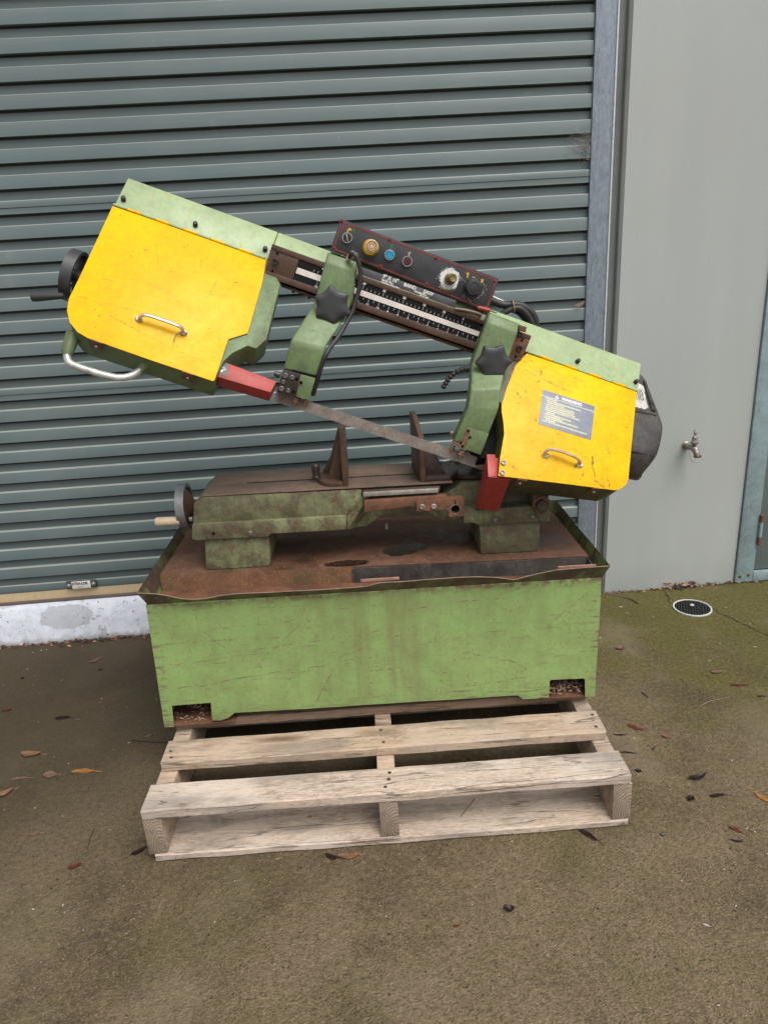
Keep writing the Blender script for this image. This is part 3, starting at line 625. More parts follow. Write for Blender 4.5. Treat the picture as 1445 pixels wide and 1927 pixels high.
YB = .835
merge(cab, loft([(xl1, YF+.0035, .156), (xl1+.003, YF+.0035, .156), (xl0+.003, YF+.0035, zf0), (xl0, YF+.0035, zf0)], [(xl1, YB, .156), (xl1+.003, YB, .156), (xl0+.003, YB, zf0), (xl0, YB, zf0)]))
merge(cab, loft([(xr1-.003, YF+.0035, .156), (xr1, YF+.0035, .156), (xr0, YF+.0035, zf1), (xr0-.003, YF+.0035, zf1)], [(xr1-.003, YB, .156), (xr1, YB, .156), (xr0, YB, zf1), (xr0-.003, YB, zf1)]))
merge(cab, loft([(xl1, YB+.0005, .156), (xr1, YB+.0005, .156), (xr0, YB+.0005, zf1), (xl0, YB+.0005, zf0)], [(xl1, YB+.003, .156), (xr1, YB+.003, .156), (xr0, YB+.003, zf1), (xl0, YB+.003, zf0)]))
CAB = link('cabinet', cab, MT['cab'], SAW)
# folded, flared and dented rim
rimpx = [(257.5, 1116), (275, 1117), (294, 1117.8), (310, 1120), (323, 1123), (340, 1126.3), (359, 1128), (376, 1127.4), (391, 1125.8), (415, 1121), (441.6, 1117.6), (475, 1116), (510, 1114.7), (555, 1112), (600, 1110), (640, 1107.5), (690, 1103.5), (706, 1099), (718, 1096.5), (760, 1094.5), (800, 1091), (864, 1086.5), (900, 1085.5), (930, 1086.5), (950, 1088.5), (965, 1091), (975, 1089.5), (986, 1086), (1010, 1080), (1044, 1073), (1090, 1069), (1148.5, 1065)]
bm = B(); lo = []; hi = []; n = len(rimpx)
YR = .298
for i, (px, py) in enumerate(rimpx):
    q = onY(px, py, YR); t = (q.x+.61)/1.225
    hi.append(bm.verts.new(q)); lo.append(bm.verts.new((xl0+(xr0-xl0)*max(0, min(1, t)), YF-.001, zf0+(zf1-zf0)*t)))
for i in range(n-1): bm.faces.new((lo[i], lo[i+1], hi[i+1], hi[i]))
def side(hv, lv, sgn):
    ph, plw = hv, lv; N = 12
    for i in range(1, N+1):
        t = i/N; wv = MN.noise(V((t*3, sgn*3, 1)))*.0025
        a = bm.verts.new((hv.co.x+sgn*.007*t+wv, YR+(.855-YR)*t, tz(.5705, hv.co.x)+(hv.co.z-tz(.5705, hv.co.x))*(1-t)+wv*.6)); b = bm.verts.new((lv.co.x, YF+(YB-YF)*t, lv.co.z))
        bm.faces.new((plw, b, a, ph)); ph, plw = a, b
    return ph, plw
R1 = side(hi[0], lo[0], -1); R2 = side(hi[-1], lo[-1], 1)
bm.faces.new((R1[1], R2[1], R2[0], R1[0]))
bmesh.ops.solidify(bm, geom=bm.faces[:], thickness=.0016)
rim = link('rim', bm, painted('green_rim_paint', (.25, .27, .12), rust=.30, dirt=.55, speck=.7, seed=9.0, rustc=(.16, .085, .06)), SAW)
edge_ = [onY(px, py, YR) for px, py in rimpx]
link('rim_edge', tube(edge_, .0013, 6), MT['bark'], SAW)
# tray plate, its front face, the trough and the loose black channel
ZP = .552
yl, yr_ = .452, .418
def pz(x, z): return tz(z, x)
bm = prism([(xl0+.006, yl, pz(xl0, ZP)), (xr0-.006, yr_, pz(xr0, ZP)), (xr0-.006, YB-.006, pz(xr0, ZP)), (xl0+.006, YB-.006, pz(xl0, ZP))], (0, 0, -.004), .001)
link('tray_plate', bm, MT['plate'], SAW)
xs_ = onY(663, 1080, .43).x
def yfront(x): return yl+(yr_-yl)*(x-xl0)/(xr0-xl0)
bm = prism([(xl0+.006, yl-.0005, pz(xl0, ZP-.0015)), (xs_, yfront(xs_)-.0005, pz(xs_, ZP-.0015)), (xs_, yfront(xs_)-.0005, pz(xs_, .497)), (xl0+.006, yl-.0005, pz(xl0, .497))], (0, .003, 0))
link('tray_face', bm, MT['rustface'], SAW)
bm = prism([(xs_+.001, yfront(xs_)-.004, pz(xs_, ZP-.004)), (xr0-.008, yr_-.004, pz(xr0, ZP-.004)), (xr0-.008, yr_-.004, pz(xr0, .497)), (xs_+.001, yfront(xs_)-.004, pz(xs_, .497))], (0, .003, 0))
merge(bm, prism([(xr0-.0105, yr_-.005, pz(xr0, ZP-.004)), (xr0-.0105, YF+.006, pz(xr0, ZP-.012)), (xr0-.0105, YF+.006, pz(xr0, .499)), (xr0-.0105, yr_-.005, pz(xr0, .499))], (.002, 0, 0)))
link('drip_channel', bm, MT['blackm'], SAW)
bm = prism([(xl0+.004, YF+.004, pz(xl0, .503)), (xr0-.004, YF+.004, pz(xr0, .503)), (xr0-.004, yr_+.01, pz(xr0, .503)), (xl0+.004, yl+.01, pz(xl0, .503))], (0, 0, -.003))
link('trough_floor', bm, MT['rust'], SAW)
for q in (((679, 1090.5), (751.5, 1086), (751.5, 1091), (679, 1096.5)), ((1049.5, 1066), (1121, 1062), (1122, 1066.5), (1050, 1071.5))):
    link('copper_strip', prism([onY(x, y, .352) for x, y in q], (0, .003, .0), .0006), MT['copper'], SAW)
# skid plates seen through the fork slots with swept-in swarf
for xa, xb, mt in ((-.60, -.41, 'plate'), (.44, .595, 'plate')):
    link('skid_plate', abox(xa, xb, YF+.004, YF+.20, .1545, .158), MT['rust'], SAW)
bm = B(); rng = random.Random(3)
for i in range(420):
    x = rng.uniform(.468, .572) if i < 330 else rng.uniform(-.585, -.475); y = rng.uniform(YF+.008, YF+.10); L = rng.uniform(.004, .018)
    z = .1595 + rng.uniform(0, .020 if x > 0 else .004); a = rng.uniform(0, 3.14); d = V((math.cos(a), math.sin(a)*.6, rng.uniform(-.4, .5)))*L
    v = [bm.verts.new(V((x, y, z))), bm.verts.new(V((x, y, z))+d), bm.verts.new(V((x, y, z))+d*.6+V((0, .002, rng.uniform(.001, .005))))]
    bm.faces.new(v)
sw = link('swarf', bm, MT['leaf_e'], SAW, recalc=False); sw['kind'] = 'stuff'
link('loose_bolt', tube([onY(362, 1353, .36), onY(374, 1340, .39), onY(386, 1331, .40)], .005), MT['rust'], SAW)

# ------------------------------------------------------------------ bed
YB0, YB1 = .455, .695
bed = B()
def P45(l, y): return [onY(a, b, y) for a, b in l]
ledge = P45([(361.8, 988), (361.8, 1015.5), (372, 1017), (504, 1010.3), (511, 1004.8), (639, 998), (652, 996.5), (652, 971.5)], YB0)
merge(bed, prism(ledge, (0, .235, 0), .0025))
upper = P45([(364, 986), (364.5, 950), (381, 935.2), (681, 921), (680, 940), (664, 961), (648, 973)], YB0+.014)
merge(bed, prism(upper, (0, YB1-YB0-.014, 0), .003))
merge(bed, loft(P45([(653, 970.5), (682, 934), (683, 952), (654, 997)], YB0+.016), P45([(690, 966), (712, 938), (712, 956), (694, 985)], YB0+.10)))
z0 = ledge[1].z
mid0, mid1 = onY(680, 950, .50), onY(905, 960, .50)
mid = P45([(655, 945), (905, 928), (905, 975), (836, 980), (800, 963), (720, 968), (690, 990), (655, 995)], YB0+.052)
merge(bed, prism(mid, (0, YB1-YB0-.052, 0), .003))
rl = P45([(872, 962.5), (873, 985.5), (890, 984), (900, 988.8), (1017, 981.8), (1034, 981), (1035, 951), (985, 953.5), (930, 957), (900, 960)], YB0)
merge(bed, prism(rl, (0, .235, 0), .0025))
rb = P45([(836, 930), (836, 952), (872, 962), (1000, 957), (1000, 915), (905, 905), (870, 908)], YB0+.045)
merge(bed, prism(rb, (0, .19, 0), .004))
for f in (((385, 1016), (387.5, 1073.5), (508.5, 1066.5), (507, 1009)), ((901.5, 985), (904.5, 1045), (1013.5, 1041.5), (1016.5, 981))):
    q = [V((p.x, p.y, p.z)) for p in P45(f, YB0+.012)]
    for i in (1, 2): q[i].z = pz(q[i].x, ZP+.0006)
    merge(bed, prism(q, (0, .20, 0), .0045))
BED = link('bed', bed, MT['cast'], SAW)
# machined table top in two rails with the slot between
zt = lambda x: pz(x, onY(530, 928, YB0+.014).z + TILT*.0)
ztop = onT(381, 935.2, 0)  # placeholder for symmetry of survey
ZT = onY(381, 935.2, YB0+.014).z - TILT*onY(381, 935.2, YB0+.014).x
xa = onY(381, 935.2, YB0+.014).x+.001; xb = .232
def slab(x0, x1, y0, y1, z, th, bw=.0012): return prism([(x0, y0, pz(x0, z)), (x1, y0, pz(x1, z)), (x1, y1, pz(x1, z)), (x0, y1, pz(x0, z))], (0, 0, -th), bw)
ys0, ys1 = .566, .580
tb = slab(xa, xb, YB0+.013, ys0, ZT+.0035, .003)
merge(tb, slab(xa, xb, ys1, YB1, ZT+.0035, .003)); merge(tb, slab(xa, xa+.105, ys0+.0002, ys1-.0002, ZT+.0033, .003))
link('table_top', tb, MT['rustbed'], SAW)
link('slot', slab(xa+.105, xb-.002, ys0+.0003, ys1-.0003, ZT+.0012, .001, 0), MT['hollow'], SAW)
# front slide bars, clamp block with its bore, bolts
rr = B()
merge(rr, prism(P45([(685, 942.5), (840, 931.5), (840, 945), (685, 964)], YB0-.012), (0, .022, .0), .0015))
FB = link('slide_bar', rr, MT['rust'], SAW)
def bar(y0, y1, zoff, x0, x1): return slab(x0, x1, y0, y1, ZT+zoff, .012, .001)
x0b = onY(684, 944, YB0).x
link('slide_bar', bar(.4475, .4555, -.006, x0b, .190), MT['bare'], SAW); link('slide_bar', bar(.4575, .4650, -.003, x0b, .196), MT['rail'], SAW)
YC = YB0-.020
cb = [(783.5, 944.5), (868, 937), (872.5, 938.5), (872.5, 971.5), (845, 972.5), (843, 961), (838, 958.5), (784.5, 962.5)]
# block with a round hole bored through it
def bored(outer, c, r, y, d, n=20):
    bm = B(); c = V(c); hole = [c+V((math.cos(2*math.pi*i/n)*r, 0, math.sin(2*math.pi*i/n)*r)) for i in range(n)]
    of = [bm.verts.new(p) for p in outer]; hf = [bm.verts.new(p) for p in hole]
    e = [bm.edges.new((of[i], of[(i+1) % len(of)])) for i in range(len(of))]+[bm.edges.new((hf[i], hf[(i+1) % n])) for i in range(n)]
    res = bmesh.ops.triangle_fill(bm, edges=e, use_beauty=True)
    fs = [g for g in res['geom'] if isinstance(g, bmesh.types.BMFace)]
    ex = bmesh.ops.extrude_face_region(bm, geom=fs)
    bmesh.ops.translate(bm, verts=[v for v in ex['geom'] if isinstance(v, bmesh.types.BMVert)], vec=(0, d, 0))
    bmesh.ops.recalc_face_normals(bm, faces=bm.faces[:]); return bm
hc = onY(857, 958.5, YC)
CB = link('clamp_block', bored([onY(a, b, YC) for a, b in cb], hc, .0128, YC, .026), MT['rust'], SAW, ang=25)
link('bore_rim', ring(hc+V((0, .0005, 0)), (0, -1, 0), .0136, .0126, .0011), MT['bare'], CB)
link('bore', cyl(hc+V((0, .030, 0)), (0, -1, 0), .0150, .003, 16, 0), MT['hollow'], CB)
link('saw_cut', prism([onY(a, b, YC-.0004) for a, b in ((855, 941), (857, 941), (857.6, 950), (855.8, 950))], (0, .001, 0)), MT['hollow'], CB)
for px, py in ((794.3, 953.2), (816, 952.6)): link('socket_bolt', socket(onY(px, py, YC)+V((0, -.0001, 0)), (0, -1, 0), .0072, .0045), MT['bare'], CB)
for px, py, mt, r in ((402, 1004, 'hollow', .0042), (471.5, 1003, 'bolt', .0068), (931, 977, 'bolt', .0075), (1001, 971.5, 'bolt', .0058)):
    link('bed_bolt', cyl(onY(px, py, YB0-.0003), (0, -1, 0), r, .006 if mt == 'bolt' else .0008, 6 if r > .0065 else 12, .001 if mt == 'bolt' else 0), MT[mt], SAW)
link('hanging_bolt', tube([onY(727.5, 984, .56), onY(727.5, 995, .56)], .0048, 10), MT['bare'], SAW)
# pivot bracket and shaft
pc = onY(1017, 948, YB0-.004)
pv = prism([onY(a, b, YB0-.004) for a, b in ((1002, 936), (1012, 930.5), (1026, 932), (1034.5, 941), (1035, 982), (1018, 983), (1003, 958))], (0, .10, 0), .003)
PVT = link('pivot_bracket', pv, MT['cast'], SAW)
link('pivot_boss', lathe([(0, .025), (.006, .0245), (.008, .022), (.008, .017)], pc, (0, -1, 0)), MT['rust'], PVT)
link('pivot_shaft', lathe([(0, .0165), (.016, .0165), (.018, .0145), (.0175, .009), (.0175, .003), (.0155, 0)], pc+V((0, -.006, 0)), (0, -1, 0)), MT['dark'], PVT)
# vise jaws
def jaw_at(px, py): return onT(px, py, ZT+.0035)
JZ = ZT+.0038
jl = jaw_at(650.5, 918.5); yj = .482
xj = onY(650.5, 919, yj).x; zj = pz(xj, JZ)
def topz(px, py, y): return onY(px, py, y).z
zt1 = topz(644.5, 804.5, yj+.006)
JL = link('vise_jaw', prism([(xj-.0065, yj, zj), (xj-.0065, yj, zt1), (xj-.0065, yj+.16, zt1), (xj-.0065, yj+.16, zj)], (.0145, 0, 0), .0015), MT['rail'], SAW)
for yy in (yj+.035, yj+.11):
    xg = onY(616, 905, yy).x
    link('gusset', prism([(xj-.007, yy, zj+.012), (xj-.007, yy, zt1-.012), (xj-.012, yy, zt1-.02), (xj-.040, yy, zj+.058) if yy > yj+.1 else (xj-.030, yy, zj+.062), (xg if yy < yj+.1 else xg-.012, yy, zj+.012)], (0, .011, 0), .0015), MT['rail'], JL)
ft = []
for i in range(13):
    a = R(90+180*i/12); ft.append((xj-.028+.052*math.cos(a), yj+.075+.075*math.sin(a), zj))
ft = [(xj-.007, yj+.150, zj)] + ft + [(xj-.007, yj+.0005, zj)]
link('jaw_foot', prism(ft, (0, 0, .0125), .0015), MT['rail'], JL)
bx = onY(595, 893, yj+.060)
link('clamp_stud', lathe([(0, .0115), (.004, .0125), (.006, .0105), (.020, .0105), (.023, .012), (.036, .0115), (.040, .008), (.041, 0)], (bx.x, yj+.060, zj+.0125), (0, 0, 1), 12), MT['dark'], JL)
xq = onY(796, 916, yj).x; zq = pz(xq, JZ)
ztb = topz(776, 782, yj+.10)
prof = [(yj, zq), (yj, topz(797, 823, yj)), (yj+.030, topz(794, 811, yj+.03)), (yj+.115, ztb), (yj+.165, ztb), (yj+.165, zq)]
qb_ = onT(779, 879, JZ); SW = (qb_.x-xq)/(qb_.y-yj)
JR = link('vise_jaw', prism([(xq-.0055+(y-yj)*SW, y, z) for y, z in prof], (.0135, 0, 0), .0014), MT['rail'], SAW)
for yy in (yj+.026, yj+.115):
    link('gusset', prism([(xq+.009+(yy-yj)*SW, yy, zq+.012), (xq+.009+(yy-yj)*SW, yy, zq+.098), (xq+.018, yy, zq+.098), (xq+.066, yy, zq+.012)], (0, .011, 0), .0012), MT['dark'], JR)
link('jaw_foot', prism([(xq+.0085, yj+.001, zq), (xq+.075, yj+.001, zq), (xq+.105, yj+.05, zq), (xq+.105, yj+.16, zq), (xq+.0085, yj+.16, zq)], (0, 0, .012), .0015), MT['dark'], JR)
for dx, dy in ((.022, .015), (.038, .014)): link('jaw_bolt', cyl((xq+dx, yj+dy+.04, zq+.0122), (0, 0, 1), .008, .009, 6), MT['dark'], JR)
# swivel turntable behind the fixed jaw
sv = B(); merge(sv, lathe([(0, .095), (.010, .095), (.012, .092), (.012, .070), (.006, .068), (.006, 0)], (.305, .600, pz(.305, ZT-.002)), (TILT*-1, 0, 1), 40))
link('turntable', sv, MT['dark'], SAW)
# vise handwheel
wc = onY(349, 952.5, .585)
VW = link('vise_handwheel', ring(wc+V((-.013, 0, 0)), (1, 0, 0), .0655, .0560, .024, 40), MT['wheel'], SAW)
link('wheel_web', lathe([(.002, .0562), (.008, .0562), (.034, .016), (.050, .015), (.050, 0)], wc+V((-.006, 0, 0)), (1, 0, 0), 32), MT['rail'], VW)
hx0, hx1 = onY(339, 980, .535), onY(295, 982, .535)
link('crank_handle', lathe([(0, .0115), (.012, .0132), (.055, .0130), ((hx0-hx1).length, .0125), ((hx0-hx1).length+.003, .010), ((hx0-hx1).length+.003, 0)], hx0, (hx1-hx0).normalized(), 18), MT['timber'], VW)
link('crank_nut', cyl(onY(357, 977, .54), (1, 0, 0), .007, .010, 6), MT['chrome'], VW)
link('vise_screw', tube([wc+V((.03, 0, 0)), wc+V((.10, 0, 0))], .011), MT['dark'], SAW)

# swarf lying on the tray and the bed
bm = B(); rng = random.Random(21)
def chip(x, y, z, k):
    a = rng.uniform(0, 6.28); d = V((math.cos(a), math.sin(a), rng.uniform(-.1, .3)))*k; e = V((-math.sin(a), math.cos(a), rng.uniform(.1, .6)))*k*.45; c = V((x, y, z+.0006))
    bm.faces.new([bm.verts.new(c-d), bm.verts.new(c+e), bm.verts.new(c+d)])
for i in range(2600):
    m = rng.random()
    if m < .36: x, y = .36+abs(rng.gauss(0, .11)), rng.uniform(.43, .72)
    elif m < .62: x, y = -.58+abs(rng.gauss(0, .07)), rng.uniform(.47, .75)
    elif m < .74: x, y = rng.uniform(-.5, .5), .452+abs(rng.gauss(0, .012))
    else: x, y = rng.uniform(-.35, .4), rng.uniform(.45, .62)
    if abs(x) > .585 or y < yfront(x)+.004 or (-.475 < x < -.285 and y > .468) or (.30 < x < .465 and y > .468): continue
    chip(x, y, pz(x, ZP+.0004), rng.choice((.0010, .0014, .0018, .0026)))
for i in range(420): 
    x = rng.uniform(-.25, .20) if i % 3 else rng.gauss(.02, .05); y = rng.uniform(.475, .56) if i % 2 else .50+rng.gauss(0, .015)
    if xa < x < xb: chip(x, max(.473, y), pz(x, ZT+.0037), rng.choice((.0009, .0013, .002)))
for i in range(260):
    x = rng.uniform(-.30, -.06); chip(x, .4555+rng.uniform(0, .010), onY(500, 979.5, YB0+.004).z+TILT*(x+.30), rng.choice((.001, .0015, .002)))
sw2 = link('swarf', bm, MT['leaf_e'], SAW, recalc=False); sw2['kind'] = 'stuff'

# ------------------------------------------------------------------ saw head: canted bow frame, boxes, doors
def Dl(l, q=0): return [onD(a, b, q) for a, b in l]
ST = lambda s, t, q=0.0: AH + E1*s + E2*t + EN*q
def st(px, py): p = onD(px, py)-AH; return p.dot(E1), p.dot(E2)
SR = st(1198, 733)[0]; SL = st(236, 334)[0]
tT = st(620, 471.5)[1]
s_a, s_b, s_c = st(215, 387)[0], st(516, 458)[0], SR+.004
fr = prism([ST(s_a, tT, 0), ST(s_b-.0008, tT, 0), ST(s_b-.0008, -.002, 0), ST(s_a, -.002, 0)], -EN*.085, .0025)
BOW = link('bow_cover', fr, MT['lgreen'], SAW)
link('bow_cover', prism([ST(s_b+.0008, tT, 0), ST(s_c, tT, 0), ST(s_c, -.002, 0), ST(s_b+.0008, -.002, 0)], -EN*.085, .0025), MT['lgreen'], SAW)
Lbox = [(213, 388), (149, 526), (131.5, 562), (128, 584), (133, 608), (147, 626), (168, 637), (403, 715.5), (422, 680), (437, 665), (466, 650.5), (483, 656), (502.5, 638), (528, 535), (505, 489)]
link('wheel_box', prism(Dl(Lbox, -.0015), -EN*.080, .003), MT['green'], SAW)
Rbox = [(992, 664), (1197, 734), (1181, 902), (1171, 917), (1155, 922), (938, 894), (941, 861), (900, 850), (893, 830), (940, 700)]
link('wheel_box', prism(Dl([(992, 664), (1197, 734), (1181, 901), (1170, 917), (1154, 922), (938, 894.5), (941, 861), (949, 816), (944.5, 775), (944.5, 761), (930, 745), (948, 690)], -.0015), -EN*.088, .003), MT['box2'], SAW)
# near-black fill for the shaded throat between the fixed arm and the right box
link('throat_shade', prism(Dl([(925, 775), (950, 745), (945, 775), (952, 816), (944, 850), (930, 862), (905, 862)], -.055), -EN*.05, .003), MT['hollow'], SAW)
LD = [(212.5, 387.5), (502, 487), (493.5, 533), (466.5, 627), (430.5, 638), (427.5, 646), (404.5, 715), (401, 717.2), (280, 676), (166, 636), (146, 624.5), (131.8, 606.5), (126.6, 584), (130, 562), (148, 526)]
DL = link('left_door', prism(Dl(LD, .0028), -EN*.0025, .0006), MT['yel'], SAW); DL.name = 'door'
DL['label'] = 'larger yellow blade-wheel door at the raised left end'
RD = [(990.5, 665), (1198, 734.5), (1190, 815), (1182, 901), (1178, 911), (1172, 917.5), (1164, 921.5), (1156, 922.5), (1060, 910), (937.5, 895.5), (941, 860), (948.5, 816), (947, 795), (943.6, 774), (943.6, 761), (952, 733), (969.5, 688)]
DR = link('door', prism(Dl(RD, .0028), -EN*.0025, .0006), MT['yelb'], SAW); DR['label'] = 'yellow blade-wheel door with the grey warning label at the right end'
# piano hinges along the top of the doors
def hinge(d, px0, px1, n, parent):
    s0, s1 = st(*px0)[0], st(*px1)[0]
    for i in range(n):
        a = s0+(s1-s0)*i/n+.0004; b = s0+(s1-s0)*(i+1)/n-.0004
        link('hinge_knuckle', cyl(ST(a, -.0005, .0035), E1, .0033, b-a, 10, .0005), MT['lgreen'] if i % 2 == 0 else MT['yel'], parent)
hinge(0, (214, 386), (500, 487), 11, DL); hinge(1, (991, 664), (1197, 735), 9, DR)
# pull handles
def handle(px, parent):
    path = cat([onD(px[0][0], px[0][1], .004), onD(px[1][0], px[1][1], .017)] + [onD(a, b, .026) for a, b in px[2:-2]] + [onD(px[-2][0], px[-2][1], .017), onD(px[-1][0], px[-1][1], .004)], 6)
    hb = tube(path, .0056, 10, flat=.7, fl_ax=EN)
    for a in (px[0], px[-1]): merge(hb, lathe([(0, .0095), (.003, .0090), (.006, .006)], onD(a[0], a[1], .003), EN, 14))
    link('handle', hb, MT['alu'], parent)
handle([(262, 601), (264, 596), (276, 592.5), (308, 602.5), (334, 612), (344, 619), (346, 627)], DL)
handle([(1026, 857), (1026, 850), (1038, 845.5), (1062, 852), (1083, 861), (1090, 868), (1090, 875)], DR)
link('wire_tie', tube(cat([onD(345, 622, .008), onD(351, 628, .014), onD(344, 631, .010), onD(337, 626, .014), onD(330, 634, .012), onD(326, 644, .010)], 4), .0009, 6), MT['rubber'], DL)
for px in ((233, 376.6), (368, 424.4), (499, 471), (1085.5, 681), (1194.8, 719.5)):
    link('rubber_cap', lathe([(0, .0062), (.009, .0060), (.0115, .0045), (.012, .002), (.0105, 0)], onD(px[0], px[1], .0004), EN, 16), MT['rubber'], SAW)
for px in ((946, 871.5), (944.3, 890.5)): link('door_screw', socket(onD(px[0], px[1], .0028), EN, .0068, .005), MT['bolt'], DR)
# catch brackets on the underside
for a, b, c, d, pa in ((170.5, 638, 192, 645, DL), (343, 698, 366, 705.5, DL), (974, 901, 992, 903.3, DR), (1114, 917.5, 1132, 919.5, DR)):
    p0, p1 = onD(a, b, .004), onD(c, d, .004)
    br = prism([p0, p1, p1-EN*.030+E2*.0028, p0-EN*.030+E2*.0028], E2*.0016, .0005)
    link('catch', br, MT['rust'], pa)
    mc = (p0+p1)/2 - EN*.018 + E2*.0042
    link('catch_screw', lathe([(0, .0055), (.003, .005), (.0045, .002), (.0045, 0)], mc, E2, 12), MT['bolt'], pa)
# lift handle under the left box
lh = cat([onD(139, 628, -.045), onD(128.5, 660, -.05), onD(127.5, 674, -.05), onD(136, 685.5, -.05), onD(170, 697.5, -.05), onD(205, 707.5, -.05), onD(230, 710.5, -.05), onD(252, 705, -.05), onD(268, 692, -.045), onD(276, 680, -.04)], 5)
n_ = len(lh); LH = link('lift_handle', tube(lh[6:-4], .0088, 12, flat=.9, fl_ax=EN), MT['handle'], SAW)
link('handle_lug', tube(lh[:9], [.0175, .0172, .0168, .0162, .0155, .0145, .013, .0115, .0100], 12, flat=.8, fl_ax=EN), MT['green'], LH); link('handle_lug', tube(lh[-8:], [.0095, .010, .011, .012, .0135, .015, .0165, .018], 12, flat=.8, fl_ax=EN), MT['green'], LH)
# blade tension handwheel at the left end
tc = onD(141.5, 520, -.050)
TW = link('tension_handwheel', ring(tc-E1*.014, E1, .0630, .0545, .026, 44), MT['knob'], SAW)
for i in range(3):
    a = R(50+120*i); u = (E2*math.cos(a)+EN*math.sin(a)); t_ = (-E2*math.sin(a)+EN*math.cos(a))
    link('spoke', box(tc+u*.033, .005, .024, .008, .0015, (E1, u, t_)), MT['knob'], TW)
link('hub', cyl(tc-E1*.012, E1, .017, .030, 18), MT['knob'], TW)
link('tension_screw', cyl(tc, E1, .010, .10, 14), MT['dark'], SAW)
h0 = onD(112, 557, -.035); h1 = onD(62, 558.5, -.055)
link('crank_handle', lathe([(-.012, .0065), (.004, .0080), ((h1-h0).length*.85, .0118), ((h1-h0).length, .0112), ((h1-h0).length+.002, 0)], h0, h1-h0, 18), MT['knob'], TW)

# beam with rails, ruler and end plates
YBM = .55
def Y(l, y): return [onY(a, b, y) for a, b in l]
link('beam', prism(Y([(509, 474), (994, 646), (987, 664), (501, 507)], YBM+.004), (0, .045, 0), .001), MT['dark'], SAW)
link('beam_rail', prism(Y([(512.5, 459), (1000, 632), (996, 641.5), (509.5, 469)], YBM), (0, .05, 0), .0014), MT['rail'], SAW)
link('beam_rail', prism(Y([(500, 508.5), (982, 673.5), (978, 687), (496.5, 519.5)], YBM), (0, .05, 0), .0014), MT['rail'], SAW)
for q in (((509, 469.5), (562.5, 488), (551, 526.5), (500, 508)), ((965, 631), (996, 642), (982.5, 673), (953, 663))):
    link('end_plate', prism(Y(q, YBM+.0015), (0, .01, 0), .0008), MT['rust'] if q[0][0] > 600 else MT['rail'], SAW)
link('flange_and_shade', prism(Y([(530, 535), (895, 661), (893, 666), (529, 540)], YBM+.02), (0, .05, 0), .001), MT['rust'], SAW)
link('flange_and_shade', prism(Y([(529, 529.5), (893, 656), (892, 660.5), (528, 534.5)], YBM+.028), (0, .05, 0), .001), MT['hollow'], SAW)  # near-black strip painted as the shade under the bottom rail
for px, py in ((552, 547), (582, 558), (868, 657)): link('flange_bolt', cyl(onY(px, py, YBM+.03), (0, 0, -1), .004, .006, 8), MT['dark'], SAW)
for px, py, r in ((517.8, 492, .0085), (976.5, 655.5, .0085)): link('socket_bolt', socket(onY(px, py, YBM+.0005), (0, -1, 0), r, .006), MT['dark'], SAW)
for px, py in ((522, 476.5), (513, 510), (982, 640.5), (970, 671)): link('pin_hole', cyl(onY(px, py, YBM-.0004 if py > 660 else YBM+.0008), (0, -1, 0), .0034, .0007, 12, 0), MT['hollow'], SAW)
RUL = link('ruler', prism(Y([(563.5, 487.8), (905, 609), (893, 643.5), (551.5, 527)], YBM+.0026), (0, .002, 0)), MT['ruler'], SAW)
link('centre_strip', prism(Y([(560, 503), (903, 624.5), (899.5, 633), (556.5, 513.8)], YBM+.0018), (0, .0012, 0)), MT['cream'], RUL)
# scale: inches below, centimetres above
def along(a, b, t): return a+(b-a)*t
yq = YBM+.0016
i16, i1 = onY(598, 529, yq), onY(881, 629.5, yq); up_ = -D0
c30, c5 = onY(682.5, 543.5, yq), onY(868.2, 609.5, yq)
tk = B(); nm = B()
for k in range(0, 33):
    inch = k/2; o = along(i1, i16, (inch-1)/15) - up_*.0005; L = .0085 if k % 2 == 0 else .005
    merge(tk, prism([o-E1*.0004, o+E1*.0004, o+E1*.0004-up_*L, o-E1*.0004-up_*L], (0, .0004, 0)))
    if k % 2 == 0: merge(nm, text(str(int(inch)), .0085, o-up_*(L+.0080), E1, up_, V((0, -1, 0)), .0004, 'CENTER', bold=.0004))
for cm in range(3, 46):
    o = along(c5, c30, (cm-5)/25) - up_*.0005; L = .0095 if cm % 5 == 0 else .005
    if (o-i16).dot(E1) < -.02 or (o-onY(900, 626, yq)).dot(E1) > 0: continue
    merge(tk, prism([o-E1*.0004, o+E1*.0004, o+E1*.0004+up_*L, o-E1*.0004+up_*L], (0, .0004, 0)))
    if cm % 5 == 0: merge(nm, text(str(cm), .0085, o+up_*(L+.002), E1, up_, V((0, -1, 0)), .0004, 'CENTER', bold=.0004))
link('graduations', tk, MT['white'], RUL)['kind'] = 'stuff'; link('numerals', nm, MT['white'], RUL)['kind'] = 'stuff'
# name plate
NPq = [(682, 503), (858, 565.5), (855.5, 579.5), (678, 516.5)]
yn = YBM+.003
NP = link('name_plate', prism(Y(NPq, yn), (0, .0012, 0), .0003), MT['nameplate'], SAW)
def ty(body, size, px, py, bold=.0003, sq=1.0, y=yn-.0004): return text(body, size, onY(px, py, y), E1, -D0, V((0, -1, 0)), .0004, squash=sq, bold=bold)
lt = ty('9" X 16"', .0135, 719.5, 522.5, .0006, .90); merge(lt, ty('BAND', .0120, 759, 537.5, .0006, 1.02)); merge(lt, ty('SAW', .0120, 796, 550.7, .0006, 1.02))
merge(lt, ty('Serial No.:', .0066, 718, 527.2, .0004, 1.12)); merge(lt, ty('Cutting Capacity:', .0062, 717, 531.6, .0004, 1.12)); merge(lt, ty('Model No.:', .0066, 779, 549, .0004, 1.12)); merge(lt, ty('9" x 16"', .0060, 789, 556.7, .0004, 1.25))
link('lettering', lt, MT['white'], NP)
